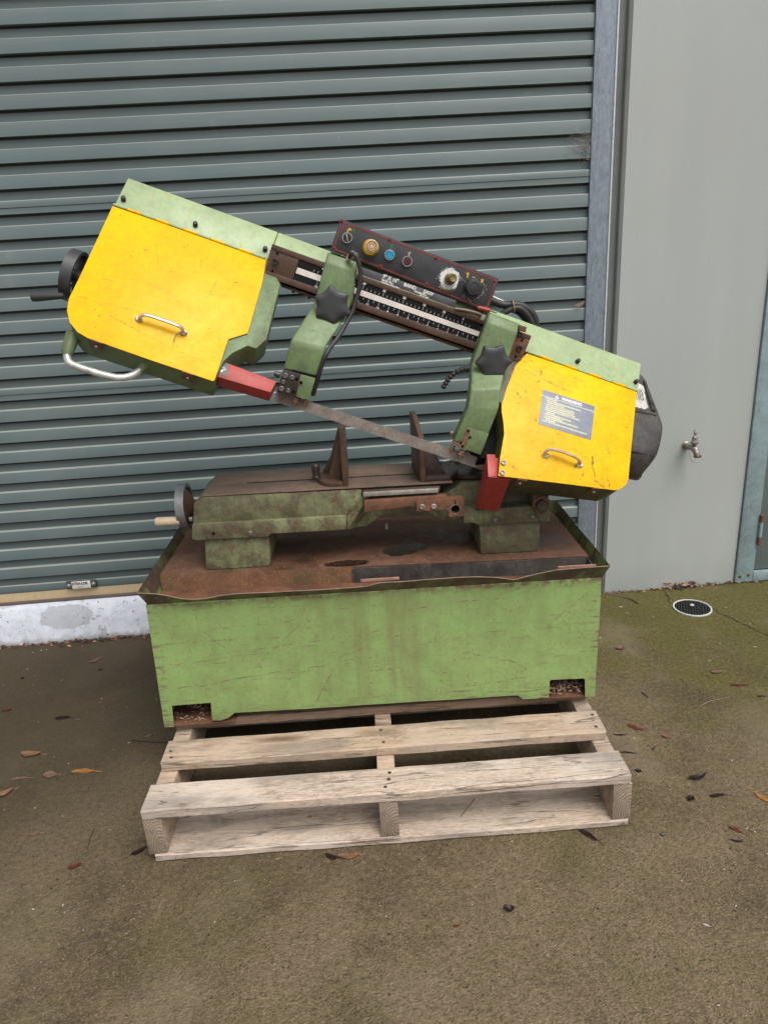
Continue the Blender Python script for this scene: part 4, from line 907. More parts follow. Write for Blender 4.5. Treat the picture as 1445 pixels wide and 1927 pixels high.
link('plate_screw', cyl(onY(854.5, 567.5, yn-.0002), (0, -1, 0), .0024, .0012, 10, .0004), MT['bolt'], NP)
link('bore_strip', prism(Y([(672, 500), (682, 503), (678, 516), (668, 512)], yn+.002), (0, .004, 0)), MT['lgreen'], SAW)

# control panel
YPN = .600
pq = Y([(641, 411.5), (938.5, 524.5), (917.5, 588), (622, 470.5)], YPN)
PN = link('control_box', prism(pq, (0, .075, 0), .002), MT['panel'], SAW)
pc_ = sum(pq, V())/4
def pan(px, py, y=YPN-.0004): return onY(px, py, y)
def inset(q, k): 
    c = sum(q, V())/len(q); out = []
    for i, p in enumerate(q):
        a = (q[i-1]-p).normalized(); b = (q[(i+1) % len(q)]-p).normalized(); out.append(p+(a+b)*k)
    return out
q0 = [p+V((0, -.0006, 0)) for p in pq]; qa, qb = inset(q0, .0048), inset(q0, .0072)
fr = B()
for i in range(4): merge(fr, prism([qa[i], qa[(i+1) % 4], qb[(i+1) % 4], qb[i]], (0, .0005, 0)))
link('border_line', fr, MT['redline'], PN)
for px, py in ((642.8, 417), (733, 451.5), (820, 486), (930, 529), (628.5, 467.5), (716, 502), (803, 535), (914, 580)):
    link('panel_screw', lathe([(0, .0036), (.0012, .0034), (.002, .002), (.002, 0)], pan(px, py), (0, -1, 0), 12), MT['dark'], PN); link('screw_mark', ring(pan(px, py), (0, -1, 0), .0062, .0048, .0003, 20), MT['redline'], PN)
NY = V((0, -1, 0))
def bezel(px, py, r): return link('bezel', ring(pan(px, py), NY, r, r*.84, .006, 30), MT['chrome'], PN)
sl = bezel(653.5, 447.5, .0132); link('selector', cyl(pan(653.5, 447.5), NY, .0110, .008, 24), MT['black'], PN)
link('pointer', box(pan(653.3, 447.5)+V((0, -.0088, 0)), .0018, .0012, .0095, .0004, ((E1*.88-D0*-.47).normalized(), V((0, 1, 0)), (D0*.88+E1*.47).normalized())), MT['stopcap'], PN)
es = link('stop_button', lathe([(0, .0215), (.006, .0210), (.010, .0185), (.018, .0170)], pan(697.5, 466.5), NY, 32), MT['amber'], PN)
ec = pan(699.5, 464)+V((0, -.018, 0)); link('button_cap', lathe([(0, .0160), (.003, .0157), (.0045, .0145), (.0047, 0)], ec, NY, 32), MT['stopcap'], PN)
link('cap_arrows', ring(ec+V((0, -.0044, 0)), NY, .0128, .0105, .0006, 28), MT['brown'], PN); link('cap_arrows', ring(ec+V((0, -.0044, 0)), NY, .0070, .0055, .0006, 20), MT['brown'], PN)
bz = bezel(733, 479.5, .0132); link('button', lathe([(0, .0108), (.0065, .0105), (.0075, .009), (.0062, .0080), (.0062, 0)], pan(733, 479.5), NY, 28), MT['blue'], PN)
bz = bezel(766, 491.8, .0132); link('button', lathe([(0, .0110), (.0055, .0108), (.0065, .0098), (.0067, 0)], pan(766, 491.8), NY, 28), MT['maroon'], PN)
def mark(l, mat, name='printed_mark', y=YPN-.0004): return link(name, prism([onY(a, b, y) for a, b in l], (0, .0006, 0)), MT[mat], PN)
link('printed_mark', ring(pan(648.7, 428.5), NY, .0048, .0034, .0003, 20), MT['redline'], PN)
mark([(666, 431), (667.6, 431.6), (665.6, 438), (664.2, 437.5)], 'green2'); mark([(737, 459.5), (738.8, 460), (736.3, 468), (734.7, 467.5)], 'green2')
mark([(654.5, 431), (658, 428.5), (662.5, 431.5), (660.5, 434.5), (656.5, 433.5), (654.5, 437), (652.8, 436)], 'gold'); mark([(767, 473), (769, 476), (771.5, 473.5), (773, 475.5), (770.5, 477.5), (770, 481.5), (768.3, 481), (768.5, 477)], 'stopcap')
mark([(877, 514), (880.5, 512), (882.5, 515.5), (881, 519), (880, 523.5), (877.5, 522.5), (878.5, 518)], 'gold'); mark([(904.5, 525.5), (909, 525), (909.8, 528.5), (907, 533), (904.3, 531.8)], 'gold'); mark([(888, 520.6), (894, 521.4), (893.5, 523.2), (887.6, 522)], 'gold')
rng = random.Random(5); c0 = pan(845.5, 524.5); bl = []
for i in range(46):
    a = 2*math.pi*i/46; r = .0272*(1+.10*MN.noise(V((math.cos(a)*2, math.sin(a)*2, 3)))+rng.uniform(-.05, .05)); bl.append(c0+V((math.cos(a)*r*.95, 0, math.sin(a)*r)))
PB = link('paint_blob', prism(bl, (0, .0007, 0)), MT['paintblob'], PN)
sp = B()
for i in range(90):
    a = rng.uniform(0, 6.28); r = .024+abs(rng.gauss(0, .0045)); o = c0+V((math.cos(a)*r, 0, math.sin(a)*r)); k = rng.uniform(.0004, .0013)
    merge(sp, prism([o+V((math.cos(t)*k, 0, math.sin(t)*k)) for t in (0, 1.3, 2.5, 3.8, 5.1)], (0, .0006, 0)))
for i in range(40):
    a = rng.uniform(-2.6, .3); r = .027+abs(rng.gauss(0, .005)); o = pan(889, 541)+V((math.cos(a)*r*1.1, 0, math.sin(a)*r)); k = rng.uniform(.0003, .0011); d = V((math.cos(a+1.2), 0, math.sin(a+1.2)))*k*3
    merge(sp, prism([o-d, o+V((d.z, 0, -d.x))*.25, o+d], (0, .0006, 0)))
for i in range(5):
    t = i/4; o = along(pan(859, 514), pan(874, 529), t); merge(sp, prism([o, o+V((.003, 0, -.0018)), o+V((.006, 0, -.0052)), o+V((.0025, 0, -.0022))], (0, .0006, 0)))
s_ = link('paint_speckle', sp, MT['paintblob'], PN); s_['kind'] = 'stuff'
gg = B()
for i in range(60):
    o = pan(rng.uniform(826, 852), 0)*0 + along(pan(829, 541), pan(850, 550), rng.random())+V((rng.uniform(-.002, .002), 0, rng.uniform(-.004, .004))); k = rng.uniform(.0004, .0012)
    merge(gg, prism([o+V((math.cos(t)*k, 0, math.sin(t)*k)) for t in (0, 1.5, 3, 4.5)], (0, .0006, 0)))
link('worn_print', gg, MT['gold'], PN)
fk = link('feed_knob', lathe([(0, .0150), (.012, .0140), (.014, .0115), (.026, .0110), (.028, .0095), (.0275, .006), (.0265, 0)], pan(846, 525.5), V((.22, -1, .12)), 26), MT['brass'], PN)
bk = B(); prof = []
for i in range(36):
    a = 2*math.pi*i/36; r = .0228*(1+.05*math.cos(6*a)); prof.append((math.cos(a)*r, math.sin(a)*r))
ctr = pan(889.5, 540)
bk = loft([ctr+V((x, 0, z)) for x, z in prof], [ctr+V((x*.88, -.022, z*.88)) for x, z in prof])
KN = link('speed_knob', bevel(bk, .0012, 2), MT['knob'], PN); link('knob_ring', ring(ctr+V((0, -.0218, 0)), NY, .0125, .0115, .0012, 28), MT['rubber'], PN)

# guide arms
def arm(L, Rr, ys, depth, mat, taper=0):
    bm = B(); n = len(L); rows = []
    for (lp, rp, y, d) in zip(L, Rr, ys, depth):
        a, b = onY(*lp, y), onY(*rp, y); rows.append([bm.verts.new(q) for q in (a, b, b+V((0, d, 0)), a+V((0, d, 0)))])
    for i in range(n-1):
        for k in range(4): bm.faces.new((rows[i][k], rows[i][(k+1) % 4], rows[i+1][(k+1) % 4], rows[i+1][k]))
    bm.faces.new(rows[0]); bm.faces.new(rows[-1][::-1]); bmesh.ops.recalc_face_normals(bm, faces=bm.faces[:])
    bevel(bm, .005, 3); return link('guide_arm', bm, MT[mat], SAW, ang=40)
A1 = arm([(616.5, 476), (612, 492), (603, 527), (596.5, 553), (589, 575), (549.7, 636), (546, 645), (533.5, 694.5)], [(672, 493), (669.5, 510), (667.5, 540), (664, 565), (654, 592), (613, 652), (610, 661), (595, 708.5)],
         [.545, .527, .522, .520, .515, .428, .424, .424], [.03, .045, .045, .045, .045, .045, .045, .045], 'arm')
A2 = arm([(921, 589), (915, 605), (900, 650), (888, 684), (885.5, 733), (880.5, 768), (853.5, 832)], [(978, 610), (974.5, 625), (964, 656), (953, 686), (942.5, 712), (941.5, 766), (924, 801)] and [(978, 610), (974.5, 625), (962, 660), (954, 684), (942.6, 731), (938.5, 769), (912, 836)],
         [.545, .527, .522, .517, .436, .424, .424], [.03, .045, .045, .045, .045, .045, .045], 'arm')
# over-the-top clamps holding the arms on the beam
for q in (((617, 476), (671, 494.5)), ((922, 589.5), (978, 610.5))):
    a, b = onY(*q[0], .548), onY(*q[1], .548)
    link('arm_hook', loft([a, b, b+V((0, 0, -.02)), a+V((0, 0, -.02))], [a+V((0, .075, .002)), b+V((0, .075, .002)), b+V((0, .075, -.02)), a+V((0, .075, -.02))]), MT['arm'], A1 if q[0][0] < 700 else A2)
link('gib_block', prism(Y([(977.5, 612), (991, 615.5), (989, 626), (976, 622.5)], .532), (0, .04, 0), .0012), MT['rust'], A2)
# six-lobed star knobs
def star(px, py, y, rot, parent):
    c = onY(px, py, y); P = []
    for i in range(72):
        a = 2*math.pi*i/72+rot; k = abs(((a-rot)*6/(2*math.pi)) % 1 - .5)*2     # 1 at lobe tips
        r = .0375+.0115*(k**1.7) ; P.append((math.cos(a)*r, math.sin(a)*r))
    ax, az = E1, -D0
    f = lambda s, d: [c+ax*x*s+az*z*s+V((0, -d, 0)) for x, z in P]
    bm = B(); rings = [[bm.verts.new(v) for v in f(s, d)] for s, d in ((.88, .014), (.985, .016), (1.0, .019), (1.0, .031), (.985, .034), (.94, .0358), (.6, .0372))]
    for a_, b_ in zip(rings, rings[1:]):
        for j in range(72): bm.faces.new((a_[j], a_[(j+1) % 72], b_[(j+1) % 72], b_[j]))
    bm.faces.new(rings[0][::-1]); bm.faces.new(rings[-1])
    k = link('star_knob', bm, MT['knob'], parent, ang=50)
    link('knob_stem', cyl(c+V((0, -.0005, 0)), NY, .014, .0155, 20), MT['bolt'], parent)
star(625.5, 573.5, .519, R(90)+R(22), A1); star(925, 679, .515, R(0)+R(22), A2)
# guide blocks, rollers
gb = link('guide_block', prism(Y([(533, 695.5), (566, 703.5), (556.5, 746), (521, 738)], .417), (0, .05, 0), .0015), MT['dark'], A1)
for px, py, r in ((537.3, 706.5, .0066), (550, 709.8, .0056), (533.5, 718.5, .0052), (530, 731, .0066), (542.5, 734.7, .0056)):
    link('socket_bolt', socket(onY(px, py, .4168), NY, r, .0042), MT['bolt'], A1)
for px, py in ((559, 713), (552, 737.5), (566.5, 720)): link('screw_hole', cyl(onY(px, py, .4166), NY, .0042, .0006, 14, 0), MT['hollow'], A1)
lw1 = link('lower_plate', prism(Y([(559, 702.5), (594, 711.5), (582, 753.5), (557.5, 747)], .4205), (0, .05, 0), .0015), MT['arm'], A1)
link('plate_gap', prism(Y([(550.5, 695.3), (594.6, 707.8), (594.2, 711.0), (550, 698.3)], .4215), (0, .02, 0)), MT['hollow'], A1)
def roller(px, py, y, r, h, parent, ax=None):
    o = onY(px, py, y); ax = ax or D0
    return link('guide_roller', lathe([(0, r*.8), (.002, r), (h*.3, r), (h*.34, r*.82), (h*.42, r*.82), (h*.46, r), (h*.75, r), (h*.8, r*.8), (h*.8, r*.5), (h*1.12, r*.45), (h*1.15, 0)], o, ax, 18), MT['bronze'], parent)
roller(559.5, 747, .440, .0098, .017, A1); roller(577.5, 752, .440, .0066, .013, A1); roller(557, 746, .462, .0085, .014, A1)
link('guide_pin', cyl(onY(527, 706, .44), -E1, .007, .014, 12), MT['dark'], A1)
lw2 = link('lower_plate', prism(Y([(879.5, 805), (919.5, 817), (904.5, 856.5), (868, 843)], .4195), (0, .05, 0), .0015), MT['arm'], A2)
link('wear_strip', prism(Y([(879, 806), (885.5, 808), (877, 837), (873, 846), (852, 834), (853.5, 831), (868, 838)], .4185), (0, .02, 0), .0006), MT['rust'], A2)
for px, py in ((881, 811), (884, 823), (870, 839.5)): link('screw_hole', cyl(onY(px, py, .4180), NY, .0034, .0006, 14, 0), MT['hollow'], A2)
roller(870.5, 847, .432, .0092, .017, A2); roller(853, 838, .445, .0062, .018, A2); roller(851, 812, .44, .006, .008, A2)
# sensor cable looping off the first arm
cb_ = [(658, 484), (661, 478), (667, 479.5), (673, 489), (677.5, 508), (677.5, 535), (672.5, 556), (664, 584), (650, 612), (634, 638), (621, 655), (613, 669), (606, 686), (600, 706), (595, 724), (589, 744)]
cy_ = [.53, .52, .515, .513, .513, .511, .508, .50, .485, .46, .44, .428, .428, .43, .435, .44]
link('cable', tube(cat([onY(a, b, y) for (a, b), y in zip(cb_, cy_)], 4), [.0062]*60+[.0045]*40 if False else .0058, 10), MT['rubber'], A1)
link('cable_gland', tube([onY(656, 486, .535), onY(664, 477.5, .525), onY(670, 482, .515)], .0078, 10), MT['alu'], A1)
# blade with teeth
YBL = .446
b0, b1 = onY(521, 735, YBL), onY(915, 866, YBL); dirb = (b1-b0).normalized(); dn = D0 - dirb*D0.dot(dirb); dn.normalize()
Lb = (b1-b0).length; Wb = .0300; nT = int(Lb/.0046)
bm = B(); tp = [bm.verts.new(b0), bm.verts.new(b1)]; lowv = []
for i in range(nT+1):
    s = Lb*i/nT; lowv.append(bm.verts.new(b0+dirb*s+dn*Wb))
    if i < nT: lowv.append(bm.verts.new(b0+dirb*(s+.0034)+dn*(Wb-.0026)))
bm.faces.new([tp[0]]+lowv+[tp[1]])
ex = bmesh.ops.extrude_face_region(bm, geom=bm.faces[:]); bmesh.ops.translate(bm, verts=[v for v in ex['geom'] if isinstance(v, bmesh.types.BMVert)], vec=(0, .0011, 0))
link('blade', bm, MT['blade'], SAW, ang=20)
# coolant hose of linked segments
hp = cat([onY(a, b, .47) for a, b in ((884, 693), (874, 694), (863, 697.5), (852, 704), (844, 713), (838, 722), (832.5, 731))], 3)
tot = B(); N = 9
for i in range(N):
    a = hp[int(i*(len(hp)-1)/N)]; b = hp[int((i+1)*(len(hp)-1)/N)]; L = (b-a).length
    merge(tot, lathe([(0, .0052), (L*.25, .0075), (L*.6, .0072), (L*.8, .0048), (L*1.02, .0050)], a, b-a, 14))
link('coolant_hose', tot, MT['rubber'], A2)
# red blade guards
g1 = [onD(a, b, -.012) for a, b in ((418, 679), (520.5, 717.5), (509.5, 738.5), (408, 708.5))]
GL = link('blade_guard', prism(g1, -EN*.045, .0015), MT['red'], SAW)
st_ = link('sticker', prism([onD(a, b, -.0112) for a, b in ((418.5, 680), (431, 684.8), (427.5, 709), (410.5, 703.5))], -EN*.0006), MT['sticker'], GL)
link('arrow_print', prism([onD(a, b, -.0108) for a, b in ((414, 698), (418, 696.6), (419.5, 699), (417, 700.5))], -EN*.0004), MT['white'], GL)
bm = B()
zz = [(416.5, 690), (424.5, 692.5), (424, 697), (420.5, 694), (420, 698.5), (417, 695)]
for a, b in zip(zz, zz[1:]): 
    p, q = onD(*a, -.0108), onD(*b, -.0108); s = (q-p).cross(EN).normalized()*.0006; merge(bm, prism([p-s, q-s, q+s, p+s], -EN*.0004))
link('arrow_print', bm, MT['white'], GL)
t0, t1, t2, t3, t4 = onD(916, 854.5, -.014), onD(931.5, 855.3, -.014), onD(931.8, 861, -.014), onD(942, 863, -.014), onD(937, 896, -.006)
k0, k1 = onD(918.6, 897.3, -.006), onD(960, 901.5, -.006)
f0, f1 = onY(897, 957.5, .436), onY(937, 962.5, .436); s0_, s1_ = onY(893.5, 952.5, .47), onY(913, 866, .47)
GR = link('blade_guard', prism([t0, t1, t2, t3, t4, k0], -EN*.003, .0006), MT['red'], SAW)
link('guard_chute', loft([k0, k1, f1, f0], [k0+V((0, .004, .002)), k1+V((0, .004, .002)), f1+V((0, .004, .001)), f0+V((0, .004, .001))]), MT['red'], GR)
link('guard_cheek', loft([t0, k0, f0, s0_, s1_], [p+E1*.003 for p in (t0, k0, f0, s0_, s1_)]), MT['red'], GR)
# motor at the right end
def ms(px, py, q): return onD(px, py, q)
LS = [ms(1180, 712, -.16), ms(1180, 708, -.10), ms(1180, 770, -.03), ms(1178, 808, -.018), ms(1176, 846, -.03), ms(1170, 888, -.09), ms(1172, 890, -.17), ms(1180, 800, -.22)]
RS = [ms(1213, 712, -.16), ms(1217, 714, -.10), ms(1246, 787, -.045), ms(1250, 812, -.035), ms(1238, 862, -.045), ms(1208, 901, -.10), ms(1208, 899, -.17), ms(1230, 800, -.22)]
ML = [a+(b-a)*.75 for a, b in zip(LS, RS)]
def closed(S, sub=5):
    n = len(S); out = []
    for i in range(n):
        a, b, c, d = S[i-1], S[i], S[(i+1) % n], S[(i+2) % n]
        for k in range(sub):
            t = k/sub; out.append(b.lerp(c, t)*.2+.8*(.5*((2*b)+(c-a)*t+(2*a-5*b+4*c-d)*t*t+(3*b-a-3*c+d)*t**3)))
    return out
LC, RC = closed(LS), closed(RS); cR = sum(RC, V())/len(RC)
bm = B(); rws = [[bm.verts.new(l+(r-l)*f + (cR-r)*g_) for l, r in zip(LC, RC)] for f, g_ in ((0, 0), (.45, -.01), (.72, .0), (.88, .035), (.97, .10), (1.0, .20), (1.015, .45))]
for a, b in zip(rws, rws[1:]):
    n = len(a)
    for k in range(n): bm.faces.new((a[k], a[(k+1) % n], b[(k+1) % n], b[k]))
bm.faces.new(rws[0][::-1]); bm.faces.new(rws[-1]); bmesh.ops.recalc_face_normals(bm, faces=bm.faces[:])
MO = link('motor', bm, MT['blackm'], SAW, ang=45)
tp_ = (LS[1]-LS[2]).cross(RS[2]-LS[2]).normalized(); tp_ = tp_ if tp_.dot(CAM-LS[2]) > 0 else -tp_
def mt_(u, v, o): return LS[2]+(RS[2]-LS[2])*u+((LS[1]-LS[2])*(1-u)+(RS[1]-RS[2])*u)*v+tp_*o
lab = [(0.1, .06), (.50, .08), (.60, .16), (.57, .35), (.62, .72), (.10, .84)]
rngl = random.Random(2); lp_ = []
for i, (u, v) in enumerate(lab):
    u2, v2 = lab[(i+1) % len(lab)]
    for k in range(6): t = k/6; lp_.append((u+(u2-u)*t+rngl.uniform(-.014, .014), v+(v2-v)*t+rngl.uniform(-.02, .02)))
link('label', prism([mt_(u, v, .0065) for u, v in lp_], -tp_*.0060), MT['paper'], MO)
bm = B()
for i in range(14):
    v = .30+.022*i
    for k in range(5): u = .14+.08*k+rngl.uniform(-.02, .02); merge(bm, prism([mt_(u, v, .0069), mt_(u+.05, v, .0069), mt_(u+.05, v+.012, .0069), mt_(u, v+.012, .0069)], -tp_*.0005))
link('worn_print', bm, MT['wheel'], MO)
bm = B()
for u in (.70, .74, .78):
    merge(bm, prism([mt_(u, .10, .008), mt_(u+.018, .10, .008), mt_(u+.018, .90, .008), mt_(u, .90, .008)], -tp_*.010))
link('cooling_ribs', bm, MT['blackm'], MO)
for i, (a, b) in enumerate(((2, 2), (4, 4))):
    link('housing_seam', tube([LS[a]+EN*.001+E1*.01, RS[b]+EN*.001-E1*.022], .0028, 8), MT['rubber'], MO)
# warning label
WLq = [(1022, 733), (1119, 764.5), (1111.5, 828), (1012.6, 797.5)]
wq = Dl(WLq, .0036); WL = link('warning_label', prism(wq, -EN*.0006, .0001), MT['label'], SAW)
ux = (wq[1]-wq[0]).normalized(); uy = (wq[0]-wq[3]); uy = (uy-ux*uy.dot(ux)).normalized(); Wd = (wq[1]-wq[0]).length; Hd = (wq[0]-wq[3]).length
def wl_(u, v, o=.0003): return wq[3]+ux*(u*Wd)+uy*(v*Hd)+EN*o
def rect(u0, u1, v0, v1): return prism([wl_(u0, v0), wl_(u1, v0), wl_(u1, v1), wl_(u0, v1)], -EN*.0002)
tx = rect(0, 1, .822, .836)
merge(tx, text('WARNING', .0120, wl_(.365, .872), ux, uy, EN, .0002, bold=.0006, squash=1.02))
a_, b_, c_ = wl_(.235, .86), wl_(.315, .86), wl_(.275, .965)
merge(tx, prism([a_, b_, c_], -EN*.0002)); link('heading', tx, MT['white'], WL)
cen = wl_(.275, .895, .0005); link('warning_triangle', prism([cen+(a_-cen)*.45, cen+(b_-cen)*.45, cen+(c_-cen)*.5], -EN*.0001), MT['label'], WL)
lines = [(.075, 'FOR YOUR OWN SAFETY'), (.095, '1. READ AND UNDERSTAND INSTRUCTION MANUAL BEFORE OPERATING'), (.115, '   MACHINE. WEAR EYE PROTECTION.'), (.095, '2. DO NOT WEAR GLOVES, NECKTIES OR LOOSE CLOTHING.'), (.095, '3. ALWAYS CLAMP WORK SECURELY BEFORE STARTING CUT.'), (.095, '4. KEEP HANDS CLEAR OF BLADE WHILE MACHINE IS RUNNING.'), (.095, '5. KEEP BLADE GUARDS IN PLACE AND ADJUSTED AT ALL TIMES. KEEP ALL'), (.115, '   COVERS CLOSED.'), (.095, '6. MAINTAIN PROPER ADJUSTMENT OF BLADE TENSION.'), (.095, '7. STOP MACHINE BEFORE ADJUSTING.'), (.095, '8. DISCONNECT POWER BEFORE SERVICING OR CHANGING THE BLADE'), (.115, '   OR MAKING REPAIRS.'), (.075, '9. DO NOT OPERATE WHILE UNDER THE INFLUENCE OF DRUGS, ALCOHOL OR MEDICATION')]
tx = B()
for i, (u, s_) in enumerate(lines): merge(tx, text(s_, .0057, wl_(u-.015, .765-.0545*i), ux, uy, EN, .0002, bold=.00022, squash=.53))
link('safety_text', tx, MT['ytext'], WL)
# conduits behind the panel and the red lever
link('conduit', tube(cat([onY(a, b, .68) for a, b in ((905, 556), (925, 566), (948, 574), (966, 573), (984, 577), (1000, 589), (1007, 604), (1009, 622))], 5), .0105, 12), MT['rubber'], SAW)
link('conduit', tube(cat([onY(a, b, .665) for a, b in ((930, 600), (948, 589), (962, 582), (976, 580), (988, 588), (998, 602), (1003, 618))], 5), .0085, 12), MT['rubber'], SAW)
pth = cat([onY(a, b, .69) for a, b in ((960, 580), (975, 584), (986, 594), (994, 606), (998, 618))], 8)
link('ribbed_conduit', tube(pth, [.0135 if i % 2 else .0115 for i in range(len(pth))], 12), MT['rubber'], SAW)
link('cable_tie', ring(onY(964, 577, .668), (.9, 0, .1), .0185, .0160, .003, 20), MT['bark'], SAW)
link('white_wire', tube([onY(924, 557, .69), onY(950, 569, .69)], .003, 8), MT['white'], SAW)
link('lever_grip', tube([onY(898, 579, .515), onY(903, 579.5, .515), onY(921, 584.3, .515), onY(922.5, 584.8, .515)], [.004, .0052, .0052, .0035], 12), MT['red'], A2)
link('lever_rod', tube([onY(921, 583.5, .516), onY(934, 589, .52)], .002, 8), MT['bolt'], A2)
link('coolant_pipe', tube(cat([onY(a, b, .535) for a, b in ((856, 582), (872, 584), (890, 588), (903, 593), (910, 598))], 4), .0055, 10), MT['rail'], SAW)
link('pipe_fitting', box(onY(908, 597, .532), .005, .006, .0075, .001, (E1, V((0, 1, 0)), D0)), MT['alu'], SAW)
# rear lift cylinder and hinge column under the right box
link('lift_cylinder', tube([(.40, .66, pz(.4, .66)), (.30, .66, .86)], .022, 16), MT['dark'], SAW)
link('pivot_arm', prism(Y([(985, 915), (1040, 918), (1030, 940), (1008, 938)], .50), (0, .12, 0), .003), MT['dark'], SAW)
# ------------------------------------------------------------------ tap, drain, leaves, litter
def wpx(px, py, off): x, z = wpix(px, py, off); return wp(x, off, z)
TP = thing('garden_tap', 'weathered brass hose tap on the grey wall to the right of the saw motor', 'tap', wpx(1290, 838, -.05))
o0 = wpx(1290, 838, -.0505)
link('wall_flange', lathe([(0, .0165), (.004, .0160), (.007, .012)], o0, -WY, 20), MT['tap'], TP)
e0 = wpx(1307, 846, -.115)
link('tap_body', tube(cat([o0, wpx(1296, 841, -.075), wpx(1303, 842, -.098), e0, wpx(1310, 854, -.125), wpx(1312, 860, -.128)], 5), [.0105]*4+[.0115]*6+[.0135]*7+[.0115]*4+[.0105]*5, 16), MT['tap'], TP)
zz = wpx(1305.8, 833, -.112)
link('bonnet', lathe([(-.006, .0115), (0, .0150), (.004, .0150), (.006, .0115), (.010, .0105), (.022, .0098), (.024, .0075), (.027, .0050), (.034, .0045)], zz, (0, 0, 1), 8), MT['tap'], TP)
link('spindle_head', lathe([(0, .004), (.004, .0068), (.010, .0070), (.014, .0052), (.017, .0052), (.018, .0035), (.018, 0)], zz+V((0, 0, .0325)), (0, 0, 1), 16), MT['chrome'], TP)
link('nozzle_ring', lathe([(0, .0105), (.001, .0142), (.006, .0142), (.007, .011), (.006, .009)], wpx(1311.6, 857, -.128), (.1, 0, -1), 20), MT['brass'], TP)
link('wire', tube(cat([wpx(1297, 850, -.08), wpx(1297.5, 861, -.08), wpx(1301, 868, -.08), wpx(1305, 870, -.08)], 4), .0007, 6), MT['twig'], TP)
dc = onZ(1302, 1145, 0); DRN = thing('floor_drain', 'round black grated drain with a white plastic rim set in mossy concrete', 'drain', (dc.x, dc.y, 0))
rD = .071
link('drain_rim', ring((dc.x, dc.y, .0005), (0, 0, 1), rD, rD-.005, .0045, 48), MT['pvc'], DRN)
link('drain_well', cyl((dc.x, dc.y, .0008), (0, 0, 1), rD-.0052, .0006, 40, 0), MT['hollow'], DRN)
gr = B()
for i in range(-6, 7):
    d = i*.0098; L = math.sqrt(max(0, (rD-.006)**2-d*d))
    for ang in (R(68), R(-22)):
        if ang < 0 and i % 2: continue
        ax = V((math.cos(ang), math.sin(ang), 0)); ay = V((-ax.y, ax.x, 0)); merge(gr, box(V((dc.x, dc.y, .0026 if ang > 0 else .0022))+ay*d, L, .0016, .0012, 0, (ax, ay, V((0, 0, 1)))))
link('grate', gr, MT['drain'], DRN)
def pebble(name, label, px, py, r, mat, z=0.0, group=None, cat_='stone'):
    c = onZ(px, py, z); bm = B(); bmesh.ops.create_icosphere(bm, subdivisions=2, radius=1)
    for v in bm.verts: n = 1+.25*MN.noise(v.co*1.3+V((px, py, 0))); v.co = V((c.x+v.co.x*r*n, c.y+v.co.y*r*.8*n, z+r*.62+v.co.z*r*.65*n))
    return tag(link(name, bm, MT[mat], ang=60), label, cat_, group)
st1 = pebble('pebble', 'pale pinkish stone lying on the drain grate', 1301, 1141, .0085, 'stone', .004)
pebble('pebble', 'small grey stone on the concrete below the right end of the pallet', 1247, 1572, .006, 'lock')
tag(link('bottle_cap', lathe([(0, .0165), (.004, .0170), (.013, .0150), (.0145, .012), (.0145, 0)], onZ(47, 1210, 0)+V((0, 0, .003)), V((.35, -.75, .6)), 24), MT['white']), 'white plastic bottle cap at the foot of the painted sill', 'bottle cap')
def leaf(label, px, py, L, wdt, rot, mat, curl=.25, group=None, name='leaf', lift=.003, stalk=True, lobes=0):
    c = onZ(px, py, 0); bm = B(); n = 9; rows = []; rng = random.Random(int(px*7+py))
    for i in range(n+1):
        t = i/n; ww = wdt*.5*(math.sin(math.pi*min(1, t*.98+.02)**.82))**.8 + .0002
        if lobes: ww *= 1+.5*math.cos(t*lobes*6.28)
        x = (t-.5)*L; bend = curl*L*((t-.5)**2)*1.6; sidew = .10*L*math.sin(t*2.6+px)
        row = []
        for j in (-1, -.5, 0, .5, 1):
            y = j*ww*(1+rng.uniform(-.12, .12)); z = lift + bend + abs(j)*ww*curl*1.2 + rng.uniform(0, .0012)
            row.append(bm.verts.new((x, y+sidew, z)))
        rows.append(row)
    for a, b in zip(rows, rows[1:]):
        for k in range(4): bm.faces.new((a[k], b[k], b[k+1], a[k+1]))
    mz = min(v.co.z for v in bm.verts)
    for v in bm.verts: v.co.z += .0008-mz
    bmesh.ops.solidify(bm, geom=bm.faces[:], thickness=.0004)
    if stalk: 
        e = rows[-1][2].co if rows[-1][2].is_valid else V((L/2, 0, .002))
        merge(bm, tube([V((L*.48, .10*L*math.sin(2.6+px), .0022)), V((L*.62, .13*L*math.sin(2.6+px), .0018)), V((L*.74, .12*L*math.sin(3+px), .0012))], .0007, 5))
    bmesh.ops.rotate(bm, verts=bm.verts[:], cent=(0, 0, 0), matrix=Matrix.Rotation(R(rot), 3, 'Z'))
    o = link(name, bm, MT[mat], ang=60); o.location = (c.x, c.y, 0)
    return tag(o, label, 'leaf', group)
GL_ = 'dry leaves scattered on the concrete'
